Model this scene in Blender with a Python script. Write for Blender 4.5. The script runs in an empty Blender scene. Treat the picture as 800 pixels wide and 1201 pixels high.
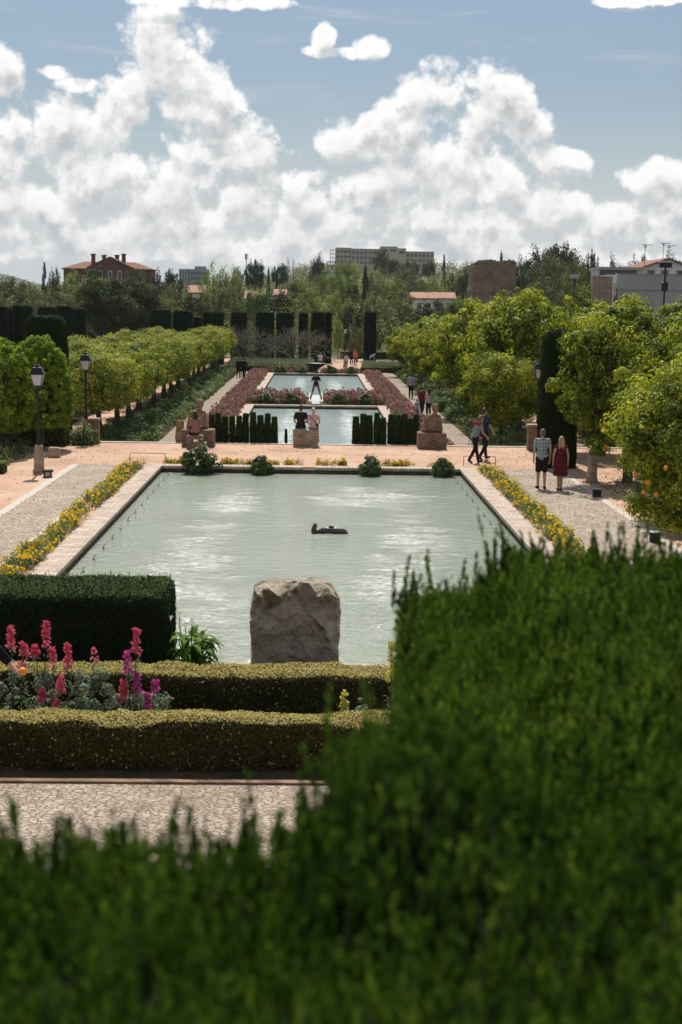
import bpy, math, random
import numpy as np
from mathutils import Vector, Matrix, noise as mnoise
R = math.radians
random.seed(7)
rng = np.random.default_rng(11)
sc = bpy.context.scene
COL = sc.collection

# ------------------------------------------------------------------ camera
F_PX = 50/36*1201.0
EYE = Vector((0, 0, 5.3))
CAMROT = (Matrix.Rotation(R(-1.135), 3, 'Z') @ Matrix.Rotation(R(90-8.19), 3, 'X') @ Matrix.Rotation(R(0.8), 3, 'Z'))
def ray(px, py):
    return CAMROT @ Vector(((px-400)/F_PX, (600.5-py)/F_PX, -1))
def P(px, py, z=0.0):
    """where the line of sight through a photograph pixel meets height z"""
    d = ray(px, py); t = (z-EYE.z)/d.z
    return EYE + d*t
def Q(px, py, y):
    """same, at distance y"""
    d = ray(px, py); t = y/d.y
    return EYE + d*t
cam = bpy.data.cameras.new('camera'); co = bpy.data.objects.new('camera', cam); COL.objects.link(co)
co.location = EYE; co.rotation_euler = CAMROT.to_euler()
cam.lens = 50; cam.sensor_fit = 'VERTICAL'; cam.sensor_height = 36; cam.sensor_width = 24
cam.clip_start = 0.1; cam.clip_end = 20000
cam.dof.use_dof = True; cam.dof.focus_distance = 38; cam.dof.aperture_fstop = 3.4
sc.camera = co

# ------------------------------------------------------------------ materials
class NT:
    def __init__(s, tree): s.t = tree; s.n = tree.nodes; s.l = tree.links
    def node(s, typ, **kw):
        nd = s.n.new(typ)
        for k, v in kw.items():
            if k.startswith('i_'):
                key = k[2:]; key = int(key) if key.isdigit() else key
                s.put(nd.inputs[key], v)
            else: setattr(nd, k, v)
        return nd
    def put(s, sock, v):
        if isinstance(v, bpy.types.NodeSocket): s.l.new(v, sock)
        else: sock.default_value = v
    def math(s, op, a, b=None, c=None, clamp=False):
        nd = s.n.new('ShaderNodeMath'); nd.operation = op; nd.use_clamp = clamp
        for i, v in enumerate((a, b, c)):
            if v is not None: s.put(nd.inputs[i], v)
        return nd.outputs[0]
    def mix(s, f, a, b, mode='MIX'):
        nd = s.n.new('ShaderNodeMix'); nd.data_type = 'RGBA'; nd.blend_type = mode
        s.put(nd.inputs[0], f); s.put(nd.inputs[6], a); s.put(nd.inputs[7], b)
        return nd.outputs[2]
    def ramp(s, f, stops, interp='LINEAR'):
        nd = s.n.new('ShaderNodeValToRGB'); cr = nd.color_ramp; cr.interpolation = interp
        while len(cr.elements) < len(stops): cr.elements.new(0.5)
        for e, (p, c) in zip(cr.elements, stops): e.position = p; e.color = (*c, 1) if len(c) == 3 else c
        s.put(nd.inputs[0], f); return nd.outputs[0]
    def noise(s, vec, scale, detail=4, rough=0.55, dist=0.0, dim='3D'):
        nd = s.n.new('ShaderNodeTexNoise'); nd.noise_dimensions = dim
        if vec is not None: s.l.new(vec, nd.inputs['Vector'])
        nd.inputs['Scale'].default_value = scale; nd.inputs['Detail'].default_value = detail
        nd.inputs['Roughness'].default_value = rough; nd.inputs['Distortion'].default_value = dist
        return nd.outputs[0]
    def maprange(s, v, a, b, c=0.0, d=1.0, smooth=False):
        nd = s.n.new('ShaderNodeMapRange')
        if smooth: nd.interpolation_type = 'SMOOTHSTEP'
        s.put(nd.inputs[0], v)
        for i, x in enumerate((a, b, c, d)): s.put(nd.inputs[i+1], x)
        return nd.outputs[0]
def c4(c): return (*c, 1)
def newmat(name):
    m = bpy.data.materials.new(name); m.use_nodes = True
    t = NT(m.node_tree); t.n.clear()
    out = t.n.new('ShaderNodeOutputMaterial')
    return m, t, out
def surf(name, cols, scale=3, detail=5, rough=0.85, bump=0.3, bscale=None, bdist=0.02, metallic=0, spec=0.3, stretch=None, rough2=0.6):
    """noise-mottled surface between several real base colours"""
    m, t, out = newmat(name)
    tc = t.node('ShaderNodeNewGeometry').outputs['Position']
    if stretch:
        mp = t.node('ShaderNodeMapping'); t.l.new(tc, mp.inputs[0]); mp.inputs['Scale'].default_value = stretch; tc = mp.outputs[0]
    n = t.noise(tc, scale, detail, rough2)
    k = len(cols)
    c = t.ramp(n, [(0.3+0.4*i/max(1, k-1), cols[i]) for i in range(k)])
    b = t.node('ShaderNodeBsdfPrincipled'); t.l.new(c, b.inputs['Base Color'])
    b.inputs['Roughness'].default_value = rough; b.inputs['Metallic'].default_value = metallic
    b.inputs['Specular IOR Level'].default_value = spec
    if bump:
        bn = t.noise(tc, bscale or scale*6, 5, 0.65)
        bp = t.node('ShaderNodeBump'); bp.inputs['Strength'].default_value = bump; bp.inputs['Distance'].default_value = bdist
        t.l.new(bn, bp.inputs['Height']); t.l.new(bp.outputs[0], b.inputs['Normal'])
    t.l.new(b.outputs[0], out.inputs[0]); return m
def leafmat(name, cols, trans=0.35, tcol=None, rough=0.5, spec=0.12, patch=0.0):
    rough = max(rough, 0.55)
    m, t, out = newmat(name)
    a = t.node('ShaderNodeAttribute', attribute_name='rnd').outputs['Fac']
    oi = t.node('ShaderNodeObjectInfo').outputs['Random']
    f = t.math('ADD', t.math('MULTIPLY', a, 0.85), t.math('MULTIPLY', oi, 0.15))
    if patch:
        pos = t.node('ShaderNodeNewGeometry').outputs['Position']
        f = t.math('ADD', f, t.math('MULTIPLY', t.math('SUBTRACT', t.noise(pos, patch, 3), 0.5), 0.9), clamp=True)
    k = len(cols)
    c = t.ramp(f, [(i/max(1, k-1), cols[i]) for i in range(k)])
    b = t.node('ShaderNodeBsdfPrincipled'); t.l.new(c, b.inputs['Base Color'])
    b.inputs['Roughness'].default_value = rough; b.inputs['Specular IOR Level'].default_value = spec
    tr = t.node('ShaderNodeBsdfTranslucent')
    tc = t.mix(1.0, c, c4(tcol or (1.6, 1.5, 0.6)), 'MULTIPLY'); t.l.new(tc, tr.inputs[0])
    mx = t.node('ShaderNodeMixShader'); mx.inputs[0].default_value = trans
    t.l.new(b.outputs[0], mx.inputs[1]); t.l.new(tr.outputs[0], mx.inputs[2])
    t.l.new(mx.outputs[0], out.inputs[0]); return m
def cobble(name, cols, mortar, scale, bump=0.6, dist=0.02, stretch=(1, 1, 1), rand=1.0):
    m, t, out = newmat(name)
    pos = t.node('ShaderNodeNewGeometry').outputs['Position']
    mp = t.node('ShaderNodeMapping'); t.l.new(pos, mp.inputs[0]); mp.inputs['Scale'].default_value = stretch
    v = t.node('ShaderNodeTexVoronoi', voronoi_dimensions='3D'); t.l.new(mp.outputs[0], v.inputs['Vector'])
    v.inputs['Scale'].default_value = scale; v.inputs['Randomness'].default_value = rand
    e = t.node('ShaderNodeTexVoronoi', feature='DISTANCE_TO_EDGE'); t.l.new(mp.outputs[0], e.inputs['Vector'])
    e.inputs['Scale'].default_value = scale; e.inputs['Randomness'].default_value = rand
    sx = t.node('ShaderNodeSeparateColor'); t.l.new(v.outputs['Color'], sx.inputs[0])
    c = t.ramp(sx.outputs[0], [(i/(len(cols)-1), cols[i]) for i in range(len(cols))])
    big = t.noise(pos, 0.9, 5, 0.6)
    c = t.mix(t.maprange(big, 0.35, 0.7), c, t.mix(1.0, c, c4((0.72, 0.69, 0.64)), 'MULTIPLY'))
    edge = t.maprange(e.outputs['Distance'], 0.02, 0.1)
    c = t.mix(edge, c4(mortar), c)
    b = t.node('ShaderNodeBsdfPrincipled'); t.l.new(c, b.inputs['Base Color']); b.inputs['Roughness'].default_value = 0.85
    b.inputs['Specular IOR Level'].default_value = 0.25
    h = t.math('ADD', edge, t.math('MULTIPLY', t.noise(pos, 60, 3), 0.4))
    bp = t.node('ShaderNodeBump'); bp.inputs['Strength'].default_value = bump; bp.inputs['Distance'].default_value = dist
    t.l.new(h, bp.inputs['Height']); t.l.new(bp.outputs[0], b.inputs['Normal']); t.l.new(b.outputs[0], out.inputs[0]); return m
def brick(name, c1, c2, mortar, bw, bh, ms=0.012, axis='XZ', bump=0.5, offset=0.5):
    m, t, out = newmat(name)
    pos = t.node('ShaderNodeNewGeometry').outputs['Position']
    s = t.node('ShaderNodeSeparateXYZ'); t.l.new(pos, s.inputs[0]); cb = t.node('ShaderNodeCombineXYZ')
    idx = {'X': 0, 'Y': 1, 'Z': 2}
    if axis == 'SZ': t.l.new(t.math('ADD', s.outputs[0], s.outputs[1]), cb.inputs[0]); t.l.new(s.outputs[2], cb.inputs[1])
    else:
        t.l.new(s.outputs[idx[axis[0]]], cb.inputs[0]); t.l.new(s.outputs[idx[axis[1]]], cb.inputs[1])
    bt = t.node('ShaderNodeTexBrick'); t.l.new(cb.outputs[0], bt.inputs['Vector']); bt.offset = offset
    bt.inputs['Scale'].default_value = 1.0; bt.inputs['Brick Width'].default_value = bw; bt.inputs['Row Height'].default_value = bh
    bt.inputs['Mortar Size'].default_value = ms; bt.inputs['Mortar Smooth'].default_value = 0.3; bt.inputs['Bias'].default_value = 0
    bt.inputs['Color1'].default_value = c4(c1); bt.inputs['Color2'].default_value = c4(c2); bt.inputs['Mortar'].default_value = c4(mortar)
    n = t.noise(pos, 2.2, 6, 0.65)
    c = t.mix(t.maprange(n, 0.35, 0.75), bt.outputs['Color'], t.mix(1.0, bt.outputs['Color'], c4((0.6, 0.56, 0.52)), 'MULTIPLY'))
    b = t.node('ShaderNodeBsdfPrincipled'); t.l.new(c, b.inputs['Base Color']); b.inputs['Roughness'].default_value = 0.88
    b.inputs['Specular IOR Level'].default_value = 0.2
    h = t.math('ADD', t.math('SUBTRACT', 1.0, bt.outputs['Fac']), t.math('MULTIPLY', t.noise(pos, 40, 4), 0.7))
    bp = t.node('ShaderNodeBump'); bp.inputs['Strength'].default_value = bump; bp.inputs['Distance'].default_value = 0.012
    t.l.new(h, bp.inputs['Height']); t.l.new(bp.outputs[0], b.inputs['Normal']); t.l.new(b.outputs[0], out.inputs[0]); return m
def water(name, deep, ripples, amp=1.0):
    m, t, out = newmat(name)
    pos = t.node('ShaderNodeNewGeometry').outputs['Position']
    mp = t.node('ShaderNodeMapping'); t.l.new(pos, mp.inputs[0]); mp.inputs['Scale'].default_value = (0.75, 1.35, 1)
    n1 = t.noise(mp.outputs[0], 3.4, 4, 0.55, 0.3); n2 = t.noise(mp.outputs[0], 13.0, 3, 0.6, 0.2)
    blob = None; sx_ = t.node('ShaderNodeSeparateXYZ'); t.l.new(pos, sx_.inputs[0])
    for bx, by, rx, ry in ripples:
        a_ = t.math('MULTIPLY', t.math('SUBTRACT', sx_.outputs[0], bx), 1/rx); b2 = t.math('MULTIPLY', t.math('SUBTRACT', sx_.outputs[1], by), 1/ry)
        q_ = t.math('SUBTRACT', 1.0, t.math('MULTIPLY_ADD', a_, a_, t.math('MULTIPLY', b2, b2))); blob = q_ if blob is None else t.math('MAXIMUM', blob, q_)
    blob = t.math('MAXIMUM', blob, -1.5)
    pn = t.noise(mp.outputs[0], 0.9, 5, 0.6, 0.6)
    patch01 = t.maprange(t.math('MULTIPLY_ADD', blob, 0.35, t.math('MULTIPLY', t.math('SUBTRACT', pn, 0.5), 2.2)), -0.1, 0.55, 0, 1, True)
    patch = t.math('MULTIPLY_ADD', patch01, 0.5, 0.33)
    h = t.math('MULTIPLY', t.math('ADD', n1, t.math('MULTIPLY', n2, 0.6)), patch)
    bp = t.node('ShaderNodeBump'); bp.inputs['Strength'].default_value = 1.0; bp.inputs['Distance'].default_value = 0.13*amp
    t.l.new(h, bp.inputs['Height'])
    big = t.noise(pos, 0.35, 3, 0.5)
    b = t.node('ShaderNodeBsdfPrincipled')
    t.l.new(t.ramp(big, [(0.3, deep), (0.7, tuple(x*1.18 for x in deep))]), b.inputs['Base Color'])
    t.l.new(t.math('MULTIPLY_ADD', t.math('MULTIPLY', patch01, t.maprange(t.noise(mp.outputs[0], 11.0, 3, 0.7), 0.42, 0.56)), 0.04, 0.12), b.inputs['Roughness']); b.inputs['IOR'].default_value = 1.33; b.inputs['Specular IOR Level'].default_value = 0.5
    t.l.new(bp.outputs[0], b.inputs['Normal'])
    # tiny wind ripples, too small to model: a second rough lobe puts sun glints in set patches
    gl = t.node('ShaderNodeBsdfGlossy'); gl.inputs['Roughness'].default_value = 0.5
    sp_ = t.maprange(t.noise(mp.outputs[0], 9.0, 4, 0.75), 0.46, 0.62, 0.15, 1.0)
    gm = t.math('MULTIPLY', t.math('MULTIPLY_ADD', patch01, 0.22, 0.012), sp_)
    cc = t.node('ShaderNodeCombineColor'); [t.l.new(gm, cc.inputs[i]) for i in range(3)]; t.l.new(cc.outputs[0], gl.inputs['Color'])
    ad = t.n.new('ShaderNodeAddShader'); t.l.new(b.outputs[0], ad.inputs[0]); t.l.new(gl.outputs[0], ad.inputs[1]); t.l.new(ad.outputs[0], out.inputs[0]); return m
def plain(name, c, rough=0.6, metallic=0.0, spec=0.4): 
    d = tuple(x*0.8 for x in c)
    return surf(name, [d, c], scale=14, rough=rough, bump=0.12, bdist=0.004, metallic=metallic, spec=spec)
def glass(name, c):
    m, t, out = newmat(name)
    b = t.node('ShaderNodeBsdfPrincipled'); b.inputs['Base Color'].default_value = c4(c); b.inputs['Roughness'].default_value = 0.25
    b.inputs['Transmission Weight'].default_value = 0.35; t.l.new(b.outputs[0], out.inputs[0]); return m

M = {}
M['orange_leaf'] = leafmat('orange_tree_leaf', [(0.022, 0.045, 0.010), (0.075, 0.12, 0.016), (0.26, 0.32, 0.035), (0.58, 0.58, 0.10)], 0.34, (1.6, 1.45, 0.5), 0.4)
M['ficus_leaf'] = leafmat('clipped_bright_leaf', [(0.05, 0.09, 0.012), (0.16, 0.24, 0.025), (0.36, 0.45, 0.06)], 0.42, (1.6, 1.6, 0.5), 0.45)
M['row_leaf'] = leafmat('row_tree_leaf', [(0.035, 0.05, 0.018), (0.10, 0.14, 0.028), (0.32, 0.38, 0.06), (0.48, 0.46, 0.15)], 0.34, (1.5, 1.4, 0.5), 0.5, patch=0.8)
M['cypress_leaf'] = leafmat('cypress_leaf', [(0.014, 0.024, 0.009), (0.022, 0.04, 0.012), (0.038, 0.062, 0.018)], 0.18, (1.3, 1.4, 0.6), 0.6)
M['fore_leaf'] = leafmat('near_hedge_leaf', [(0.014, 0.034, 0.007), (0.042, 0.084, 0.014), (0.15, 0.21, 0.045)], 0.33, (1.4, 1.5, 0.6), 0.5, 0.15, patch=3.0)
M['box_leaf'] = leafmat('box_hedge_leaf', [(0.03, 0.036, 0.012), (0.08, 0.08, 0.022), (0.16, 0.115, 0.04)], 0.22, (1.4, 1.3, 0.6), 0.55, patch=1.6)
M['box_sunlit_tip'] = leafmat('box_hedge_sunlit_tip', [(0.36, 0.32, 0.09), (0.52, 0.40, 0.19), (0.36, 0.37, 0.08), (0.60, 0.46, 0.27)], 0.25, (1.2, 1.2, 0.8), 0.6, patch=1.3)  # dried clipped tips, with sun on the hedge tops put into their colour
M['far_green'] = leafmat('far_green_leaf', [(0.05, 0.07, 0.03), (0.125, 0.155, 0.055), (0.26, 0.30, 0.11)], 0.32, (1.3, 1.4, 0.7), 0.7, patch=0.06)
M['far_dark'] = leafmat('far_dark_leaf', [(0.024, 0.036, 0.018), (0.05, 0.068, 0.03), (0.10, 0.12, 0.055)], 0.2, (1.2, 1.2, 0.8), 0.7)
M['far_olive'] = leafmat('far_olive_leaf', [(0.06, 0.07, 0.035), (0.13, 0.14, 0.065), (0.23, 0.24, 0.11)], 0.25, (1.2, 1.2, 0.8), 0.7)
M['far_pale'] = leafmat('far_pale_leaf', [(0.10, 0.125, 0.05), (0.21, 0.245, 0.095), (0.35, 0.38, 0.17)], 0.35, (1.3, 1.4, 0.7), 0.7)
M['wood'] = leafmat('woodland_leaf', [(0.04, 0.053, 0.027), (0.105, 0.13, 0.05), (0.20, 0.235, 0.09), (0.27, 0.28, 0.15)], 0.3, (1.3, 1.3, 0.7), 0.7, patch=0.045)
M['bed_leaf'] = leafmat('bed_leaf', [(0.05, 0.075, 0.03), (0.11, 0.15, 0.055), (0.22, 0.26, 0.12)], 0.33, (1.3, 1.4, 0.7), 0.5, patch=0.9)
M['gray_leaf'] = leafmat('silvery_leaf', [(0.13, 0.16, 0.12), (0.20, 0.24, 0.17), (0.26, 0.30, 0.22)], 0.3, (1.2, 1.3, 0.8), 0.5)
M['lush_leaf'] = leafmat('lush_leaf', [(0.05, 0.11, 0.02), (0.10, 0.20, 0.025), (0.18, 0.30, 0.04)], 0.42, (1.5, 1.5, 0.4), 0.4)
M['lavender'] = leafmat('lavender_stalk', [(0.13, 0.17, 0.09), (0.2, 0.24, 0.14), (0.26, 0.25, 0.24)], 0.3, (1.1, 1.2, 0.9), 0.6)
M['marigold'] = leafmat('marigold_petal', [(0.76, 0.42, 0.02), (0.82, 0.58, 0.02), (0.88, 0.70, 0.05)], 0.3, (1.1, 1.1, 0.6), 0.6)
M['pink_petal'] = leafmat('pink_petal', [(0.20, 0.055, 0.07), (0.32, 0.12, 0.14), (0.48, 0.28, 0.28)], 0.22, (1.2, 1.0, 1.1), 0.6)
M['snap_pink'] = leafmat('snapdragon_petal', [(0.58, 0.06, 0.13), (0.74, 0.17, 0.25), (0.82, 0.36, 0.40)], 0.4, (1.1, 0.9, 1.0), 0.5)
M['snap_magenta'] = leafmat('snapdragon_magenta_petal', [(0.46, 0.05, 0.24), (0.62, 0.12, 0.38), (0.72, 0.28, 0.50)], 0.4, (1.1, 0.9, 1.1), 0.5)
M['snap_yellow'] = leafmat('snapdragon_yellow_petal', [(0.6, 0.55, 0.12), (0.75, 0.70, 0.25)], 0.4, (1.1, 1.1, 0.8), 0.5)
M['white_petal'] = leafmat('white_petal', [(0.7, 0.68, 0.6), (0.85, 0.83, 0.75)], 0.3, (1, 1, 1), 0.5)
M['core'] = surf('hedge_core', [(0.010, 0.014, 0.006), (0.022, 0.03, 0.012)], 6, rough=0.9, bump=0.6, bscale=30, bdist=0.04, spec=0.1)  # near-black solid core: shade inside hedges and columns put into the colour
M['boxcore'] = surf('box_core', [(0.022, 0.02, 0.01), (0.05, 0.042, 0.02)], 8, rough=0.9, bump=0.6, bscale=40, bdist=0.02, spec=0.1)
M['column_leaf'] = leafmat('young_cypress_leaf', [(0.02, 0.04, 0.012), (0.045, 0.08, 0.02), (0.09, 0.13, 0.035)], 0.25, (1.3, 1.4, 0.6), 0.6)
M['bark'] = surf('bark', [(0.045, 0.035, 0.026), (0.10, 0.08, 0.06)], 5, rough=0.9, bump=0.7, bscale=18, bdist=0.03, stretch=(1, 1, 0.25))
M['twig'] = surf('twig', [(0.14, 0.125, 0.11), (0.24, 0.21, 0.19)], 4, rough=0.9, bump=0.0)
M['earth'] = surf('packed_earth', [(0.34, 0.215, 0.15), (0.45, 0.29, 0.205), (0.51, 0.345, 0.25), (0.56, 0.41, 0.31)], 0.45, 12, rough=0.95, bump=0.5, bscale=20, bdist=0.02, spec=0.1, rough2=0.65)
M['soil'] = surf('soil', [(0.05, 0.04, 0.025), (0.10, 0.08, 0.05)], 2, rough=0.95, bump=0.8, bscale=12, bdist=0.05, spec=0.1)
M['turf'] = surf('distant_ground', [(0.07, 0.08, 0.035), (0.13, 0.125, 0.065), (0.18, 0.16, 0.10)], 0.05, 6, rough=0.95, bump=0.0, spec=0.1)
M['hill'] = surf('hillside', [(0.05, 0.075, 0.04), (0.09, 0.11, 0.06)], 0.01, 6, rough=0.95, bump=0.0, spec=0.1)
M['cobble'] = cobble('cobble_path', [(0.36, 0.295, 0.225), (0.48, 0.405, 0.32), (0.58, 0.51, 0.42), (0.42, 0.35, 0.275)], (0.26, 0.205, 0.155), 11, 0.8, 0.03, (0.8, 1, 1))
M['pathstone'] = cobble('path_setts', [(0.38, 0.295, 0.225), (0.50, 0.405, 0.32), (0.60, 0.51, 0.41), (0.42, 0.345, 0.275)], (0.27, 0.215, 0.17), 20.0, 0.9, 0.03, (0.6, 1.3, 1))
M['border'] = surf('path_border_stone', [(0.42, 0.37, 0.31), (0.54, 0.48, 0.41)], 3, rough=0.85, bump=0.4, bdist=0.01)
M['coping'] = brick('coping_brick', (0.50, 0.40, 0.33), (0.60, 0.51, 0.43), (0.34, 0.27, 0.22), 0.29, 0.145, 0.010, 'XY')
M['coping_y'] = brick('coping_brick_cross', (0.48, 0.38, 0.31), (0.58, 0.49, 0.41), (0.33, 0.26, 0.21), 0.145, 0.29, 0.010, 'XY', offset=0)
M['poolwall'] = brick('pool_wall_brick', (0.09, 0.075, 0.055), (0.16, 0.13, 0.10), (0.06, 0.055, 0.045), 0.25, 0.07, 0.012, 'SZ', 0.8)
M['oldbrick'] = brick('old_brick', (0.16, 0.095, 0.065), (0.32, 0.215, 0.145), (0.26, 0.215, 0.165), 0.24, 0.075, 0.018, 'SZ', 1.0)
M['wallbrick'] = brick('terrace_brick', (0.33, 0.21, 0.14), (0.42, 0.29, 0.20), (0.36, 0.31, 0.25), 0.26, 0.08, 0.014, 'SZ', 0.8)
M['redbrick'] = brick('dark_red_brick', (0.15, 0.055, 0.045), (0.20, 0.08, 0.06), (0.17, 0.10, 0.08), 0.5, 0.14, 0.02, 'SZ', 0.2)
M['water'] = water('pool_water', (0.21, 0.24, 0.185), [(-2.6, 30, 0.9, 6), (-2.0, 25, 0.7, 4), (-2.3, 39.5, 0.8, 3), (1.6, 41, 1.6, 2.6), (2.4, 34, 0.9, 4), (1.7, 28, 0.8, 4)])
M['water2'] = water('lower_pool_water', (0.25, 0.31, 0.29), [(-1.4, 75, 0.5, 16), (2.0, 75, 0.6, 14), (-1.2, 118, 0.5, 14), (1.6, 115, 0.7, 13)], 0.9)
M['rock'] = surf('weathered_rock', [(0.13, 0.10, 0.07), (0.36, 0.30, 0.23), (0.46, 0.39, 0.30), (0.68, 0.60, 0.48)], 5.5, 14, rough=0.92, bump=1.0, bscale=16, bdist=0.06, spec=0.15, rough2=0.72)
M['sandstone'] = surf('old_sandstone', [(0.09, 0.06, 0.04), (0.24, 0.17, 0.11), (0.38, 0.29, 0.20)], 4.5, 8, rough=0.92, bump=0.9, bscale=22, bdist=0.03, spec=0.15, rough2=0.7)
M['travertine'] = surf('pale_travertine', [(0.17, 0.115, 0.075), (0.33, 0.25, 0.18), (0.46, 0.38, 0.29)], 3.2, 8, rough=0.85, bump=0.7, bscale=16, bdist=0.02, stretch=(1, 1, 2.5))
M['towerstone'] = surf('rammed_earth', [(0.17, 0.115, 0.08), (0.26, 0.185, 0.13), (0.33, 0.25, 0.18)], 0.5, 9, rough=0.95, bump=1.0, bscale=3.0, bdist=0.35, spec=0.1, stretch=(1, 1, 1.4))
M['iron'] = plain('black_iron', (0.02, 0.021, 0.022), 0.45, 0.3)
M['lampglass'] = glass('lamp_glass', (0.62, 0.64, 0.66))
M['bronze'] = surf('wet_dark_bronze', [(0.035, 0.032, 0.026), (0.09, 0.085, 0.07)], 8, rough=0.35, bump=0.6, bscale=20, bdist=0.015, spec=0.5)
M['orange'] = surf('orange_peel', [(0.72, 0.24, 0.02), (0.82, 0.33, 0.03)], 10, rough=0.5, bump=0.2, bscale=90, bdist=0.003)
M['skin'] = surf('skin', [(0.42, 0.25, 0.18), (0.50, 0.31, 0.23)], 6, rough=0.55, bump=0.05, bdist=0.003)
M['white_metal'] = plain('pale_paint', (0.6, 0.6, 0.58))
M['tile'] = brick('roof_tile', (0.30, 0.155, 0.10), (0.38, 0.21, 0.14), (0.16, 0.09, 0.06), 0.35, 0.5, 0.05, 'XY', 0.6)
M['pinktile'] = brick('pale_roof_tile', (0.50, 0.27, 0.20), (0.58, 0.34, 0.26), (0.30, 0.17, 0.13), 0.5, 0.7, 0.06, 'XY', 0.6)
M['concrete'] = surf('weathered_concrete', [(0.30, 0.29, 0.27), (0.40, 0.385, 0.36)], 0.25, 8, rough=0.9, bump=0.3, stretch=(1, 1, 0.5))
M['facade'] = surf('ochre_facade', [(0.34, 0.31, 0.27), (0.44, 0.40, 0.35)], 0.08, 8, rough=0.9, bump=0.1)
M['facade_warm'] = surf('warm_facade', [(0.42, 0.35, 0.26), (0.50, 0.43, 0.33)], 0.08, 8, rough=0.9, bump=0.1)
M['greyblock'] = surf('grey_facade', [(0.24, 0.25, 0.26), (0.31, 0.32, 0.33)], 0.1, 6, rough=0.9, bump=0.1)
M['whitewash'] = surf('whitewash', [(0.66, 0.65, 0.62), (0.80, 0.79, 0.76)], 0.5, 8, rough=0.9, bump=0.2, stretch=(1, 1, 0.3))
M['greywall'] = surf('grey_render_wall', [(0.34, 0.34, 0.335), (0.45, 0.45, 0.44)], 0.35, 8, rough=0.9, bump=0.3, stretch=(1, 1, 0.4))
M['pane'] = plain('dark_window', (0.045, 0.05, 0.055), 0.2, 0, 0.6)
M['sheet'] = plain('grey_sheet_roof', (0.36, 0.36, 0.35), 0.7)
def cloth(name, c): return surf(name, [tuple(x*0.8 for x in c), c], 9, rough=0.9, bump=0.35, bscale=14, bdist=0.015, spec=0.1)

# ------------------------------------------------------------------ mesh helpers
def mkmesh(name, V, F, mats, rnd=None, fm=None, smooth=False):
    me = bpy.data.meshes.new(name)
    if isinstance(F, np.ndarray):
        V = np.asarray(V, dtype=np.float32); n, k = F.shape
        me.vertices.add(len(V)); me.vertices.foreach_set('co', V.ravel())
        me.loops.add(n*k); me.loops.foreach_set('vertex_index', F.astype(np.int32).ravel())
        me.polygons.add(n); me.polygons.foreach_set('loop_start', np.arange(0, n*k, k, dtype=np.int32))
        me.polygons.foreach_set('loop_total', np.full(n, k, dtype=np.int32))
        me.update(calc_edges=True)
    else:
        me.from_pydata([tuple(v) for v in V], [], F); me.update()
    for m in (mats if isinstance(mats, (list, tuple)) else [mats]): me.materials.append(m)
    if fm is not None: me.polygons.foreach_set('material_index', np.asarray(fm, dtype=np.int32))
    if rnd is not None:
        a = me.attributes.new('rnd', 'FLOAT', 'FACE'); a.data.foreach_set('value', np.asarray(rnd, dtype=np.float32))
    if smooth: me.polygons.foreach_set('use_smooth', np.ones(len(me.polygons), dtype=bool))
    me.update(); return me
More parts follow.
